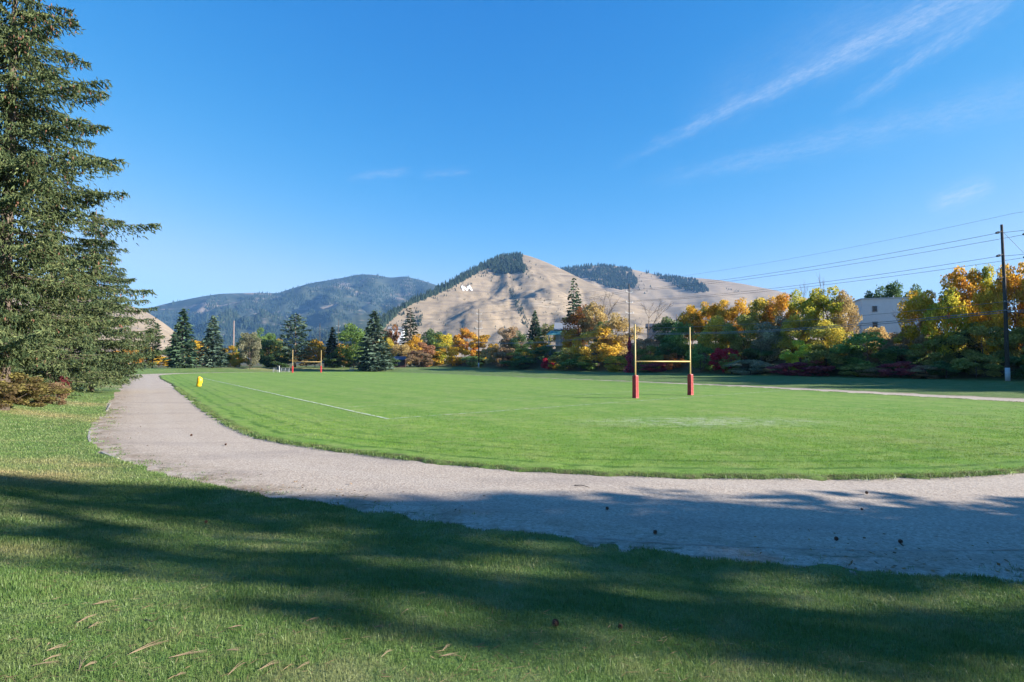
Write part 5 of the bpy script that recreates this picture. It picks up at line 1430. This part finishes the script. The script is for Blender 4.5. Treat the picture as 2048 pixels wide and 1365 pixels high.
for ni, (a, b) in enumerate(LIT):
    pa = on_ground(*a); pb = on_ground(*b); c0 = (pa + pb) / 2; d = pb - pa; L = d.length; mb = MB(); sd = Vector((-d.y, d.x, 0)).normalized()
    for j in range(6):
        e = random.uniform(-.16, .16) * L; z1 = .022 + random.uniform(0, .015); s0 = random.uniform(-.05, .0)
        mb.tube([pa - c0 + d * -s0 + Vector((0, 0, .022)), (sd * e * .3) + Vector((0, 0, z1 + .002)), pb - c0 - d * random.uniform(0, .25) + sd * e + Vector((0, 0, z1))], [.0016, .0014, .0007], 4)
    link('pine_needles', mb.mesh('pine_needles', M_litter), loc=c0, label=NL.get(ni, 'short tan bundle of dry pine needles on the foreground lawn'), cat='needles', group='needle bundles on the lawn')

M_pc = simple_mat('pine_cone', (0.10, 0.05, 0.032), .8, .35, 10.0)


def cone_mesh():
    mb = MB(); mb.tube([(0, 0, 0), (0, 0, .03), (0, 0, .06), (0, 0, .085)], [.022, .03, .024, .006], 8)
    for i in range(44):
        f = (i + .5) / 44; a = i * 2.399; z = .004 + f * .076; R = .030 * math.sin(math.pi * (f * .8 + .18)) + .010
        p = np.array((math.cos(a) * R, math.sin(a) * R, z)); u = np.array((math.cos(a), math.sin(a), .45)); s = np.array((-math.sin(a), math.cos(a), 0))
        mb.add([p - u * .012 - s * .008, p - u * .012 + s * .008, p + u * .012 + s * .007 + (0, 0, .003), p + u * .012 - s * .007 + (0, 0, .003), p + u * .007 + (0, 0, -.005)], [(0, 1, 2, 3), (0, 4, 1), (1, 4, 2), (2, 4, 3), (3, 4, 0)])
    return mb.mesh('pine_cone', M_pc)


CM = cone_mesh()
for (px, py, s, lab) in [(1113, 1253, 1.0, 'larger brown pine cone standing on the foreground lawn'), (1238, 1259, .7, 'smaller pine cone half sunk in grass right of the larger one'), (1735, 989, 1.0, 'dark pine cone on the gravel near the field rim, in shade'),
                         (1673, 1080, .9, 'dark pine cone on the gravel just above the thin edging'), (1308, 1068, 1.0, 'dark pine cone in a sunlit spot on the shaded gravel'), (1215, 1019, .9, 'dark pine cone in the sunlit gap of the shaded track'),
                         (1725, 1022, .7, 'small dark cone in the middle of the shaded track'), (1797, 1085, 1.0, 'dark cone on the shaded gravel left of the right edge'), (412, 1048, .8, 'small brown cone in the shaded lawn on the left'),
                         (383, 872, 1.2, 'dark cone on the sunlit track at the left bend'), (450, 891, 1.1, 'dark cone in the middle of the sunlit track')]:
    p = on_ground(px, py) if not (px < 500 and py < 950) else on_plane(px, py, .012)
    if sdist([(p.x, p.y)], OUTER)[0] < 0: p = on_plane(px, py, .012)
    o = link('pine_cone', CM, loc=p + Vector((0, 0, .012)), label=lab, cat='pine cone', group='fallen pine cones'); o.scale = (s * 0.75,) * 3; o.rotation_euler = (random.uniform(.5, 1.4), 0, random.uniform(0, 6))
a = on_plane(1149, 971, .015); b = on_plane(1179, 975, .015); mb = MB(); mb.tube([a - a, (b - a) * .5 + Vector((0, .03, .02)), b - a], [.012, .01, .005], 5)
link('twig', mb.mesh('twig', M_bark), loc=a, label='dark brown twig lying on the sunlit gravel', cat='twig')
# needle specks and bits of dead leaf strewn over the near lawn
k = 5200; Yg = 2.6 * (11 / 2.6) ** r.uniform(0, 1, k); Xg = r.uniform(-1, 1, k) * (Yg * .97 + .5); P = np.stack([Xg, Yg], 1); D = sdist(P, OUTER); keep = (D > 0) & (fbm(Xg * .8, Yg * .8, 55, 3) + .12 * (Xg < 0) > .50); P = P[keep]; D = D[keep]; k = len(P)
a_ = r.normal(.5, .9, k); U = np.stack([np.cos(a_), np.sin(a_), r.normal(size=k) * .12], 1); W = np.cross(U, np.array((0, 0, 1.0))[None] + r.normal(size=(k, 3)) * .3); W /= np.linalg.norm(W, axis=1)[:, None]
V, Fc = diamonds(np.column_stack([P, ground_h(P, D) + .02 + .012 * r.uniform(0, 1, k)]), U, W, r.uniform(.05, .15, k), r.uniform(.004, .008, k))
lt = link('needle_litter', mesh_np('needle_litter', V, Fc, M_leaf, {'rnd': np.repeat(r.uniform(0, 1, k), 4)}), label='fine tan needle litter strewn over the near lawn', cat='needle litter', kind='stuff')
lt.color = (0.17, 0.125, 0.075, 1); lt['tint'] = (0.30, 0.225, 0.13, 1.0)
# fallen leaves and needles gathered along the outer border of the track
k = 9000; pk = r.integers(0, len(ro), k); W_ = np.abs(r.normal(size=k)) * .75; cl = fbm(ro[pk, 0] * .55, ro[pk, 1] * .55, 95, 3)
oi_ = np.stack([offset_curve(ro, 0)[pk, 0], offset_curve(ro, 0)[pk, 1]], 1); inn_ = offset_curve(ro, -1.0) - ro
P = oi_ + inn_[pk] * W_[:, None] + r.normal(size=(k, 2)) * .08; sel = (cl > .50) & (np.hypot(P[:, 0], P[:, 1]) < 60) & (P[:, 1] < 70); P = P[sel]; k = len(P)
C3 = np.column_stack([P, np.full(k, .022) + r.uniform(0, .012, k)]); U = r.normal(size=(k, 3)) * np.array((1, 1, .25)); U /= np.linalg.norm(U, axis=1)[:, None]; W = np.cross(U, np.array((0, 0, 1.0)) + r.normal(size=(k, 3)) * .25); W /= np.linalg.norm(W, axis=1)[:, None]
V, Fc = diamonds(C3, U, W, r.uniform(.04, .10, k), r.uniform(.02, .05, k))
lt = link('leaf_litter', mesh_np('leaf_litter', V, Fc, M_leaf, {'rnd': np.repeat(r.uniform(0, 1, k), 4)}), label='brown leaf litter along the outer border of the track', cat='leaf litter', kind='stuff')
lt.color = (0.12, 0.08, 0.05, 1); lt['tint'] = (0.30, 0.19, 0.09, 1.0)

# ------------------------------------------------------------------ haze
m, n, out = new_mat('haze')
pv = n.node('ShaderNodeVolumePrincipled'); pv.inputs['Color'].default_value = (0.22, 0.50, 1.0, 1); pv.inputs['Density'].default_value = 5.5e-5; pv.inputs['Anisotropy'].default_value = 0.0
n.l.new(pv.outputs[0], out.inputs['Volume'])
try: m.cycles.homogeneous_volume = True
except Exception: pass
mb = MB(); mb.box((0, 0, 598), (15000, 15000, 1204)); link('haze', mb.mesh('haze', m), kind='stuff', label='thin blue haze lying over the valley and hills', cat='haze')
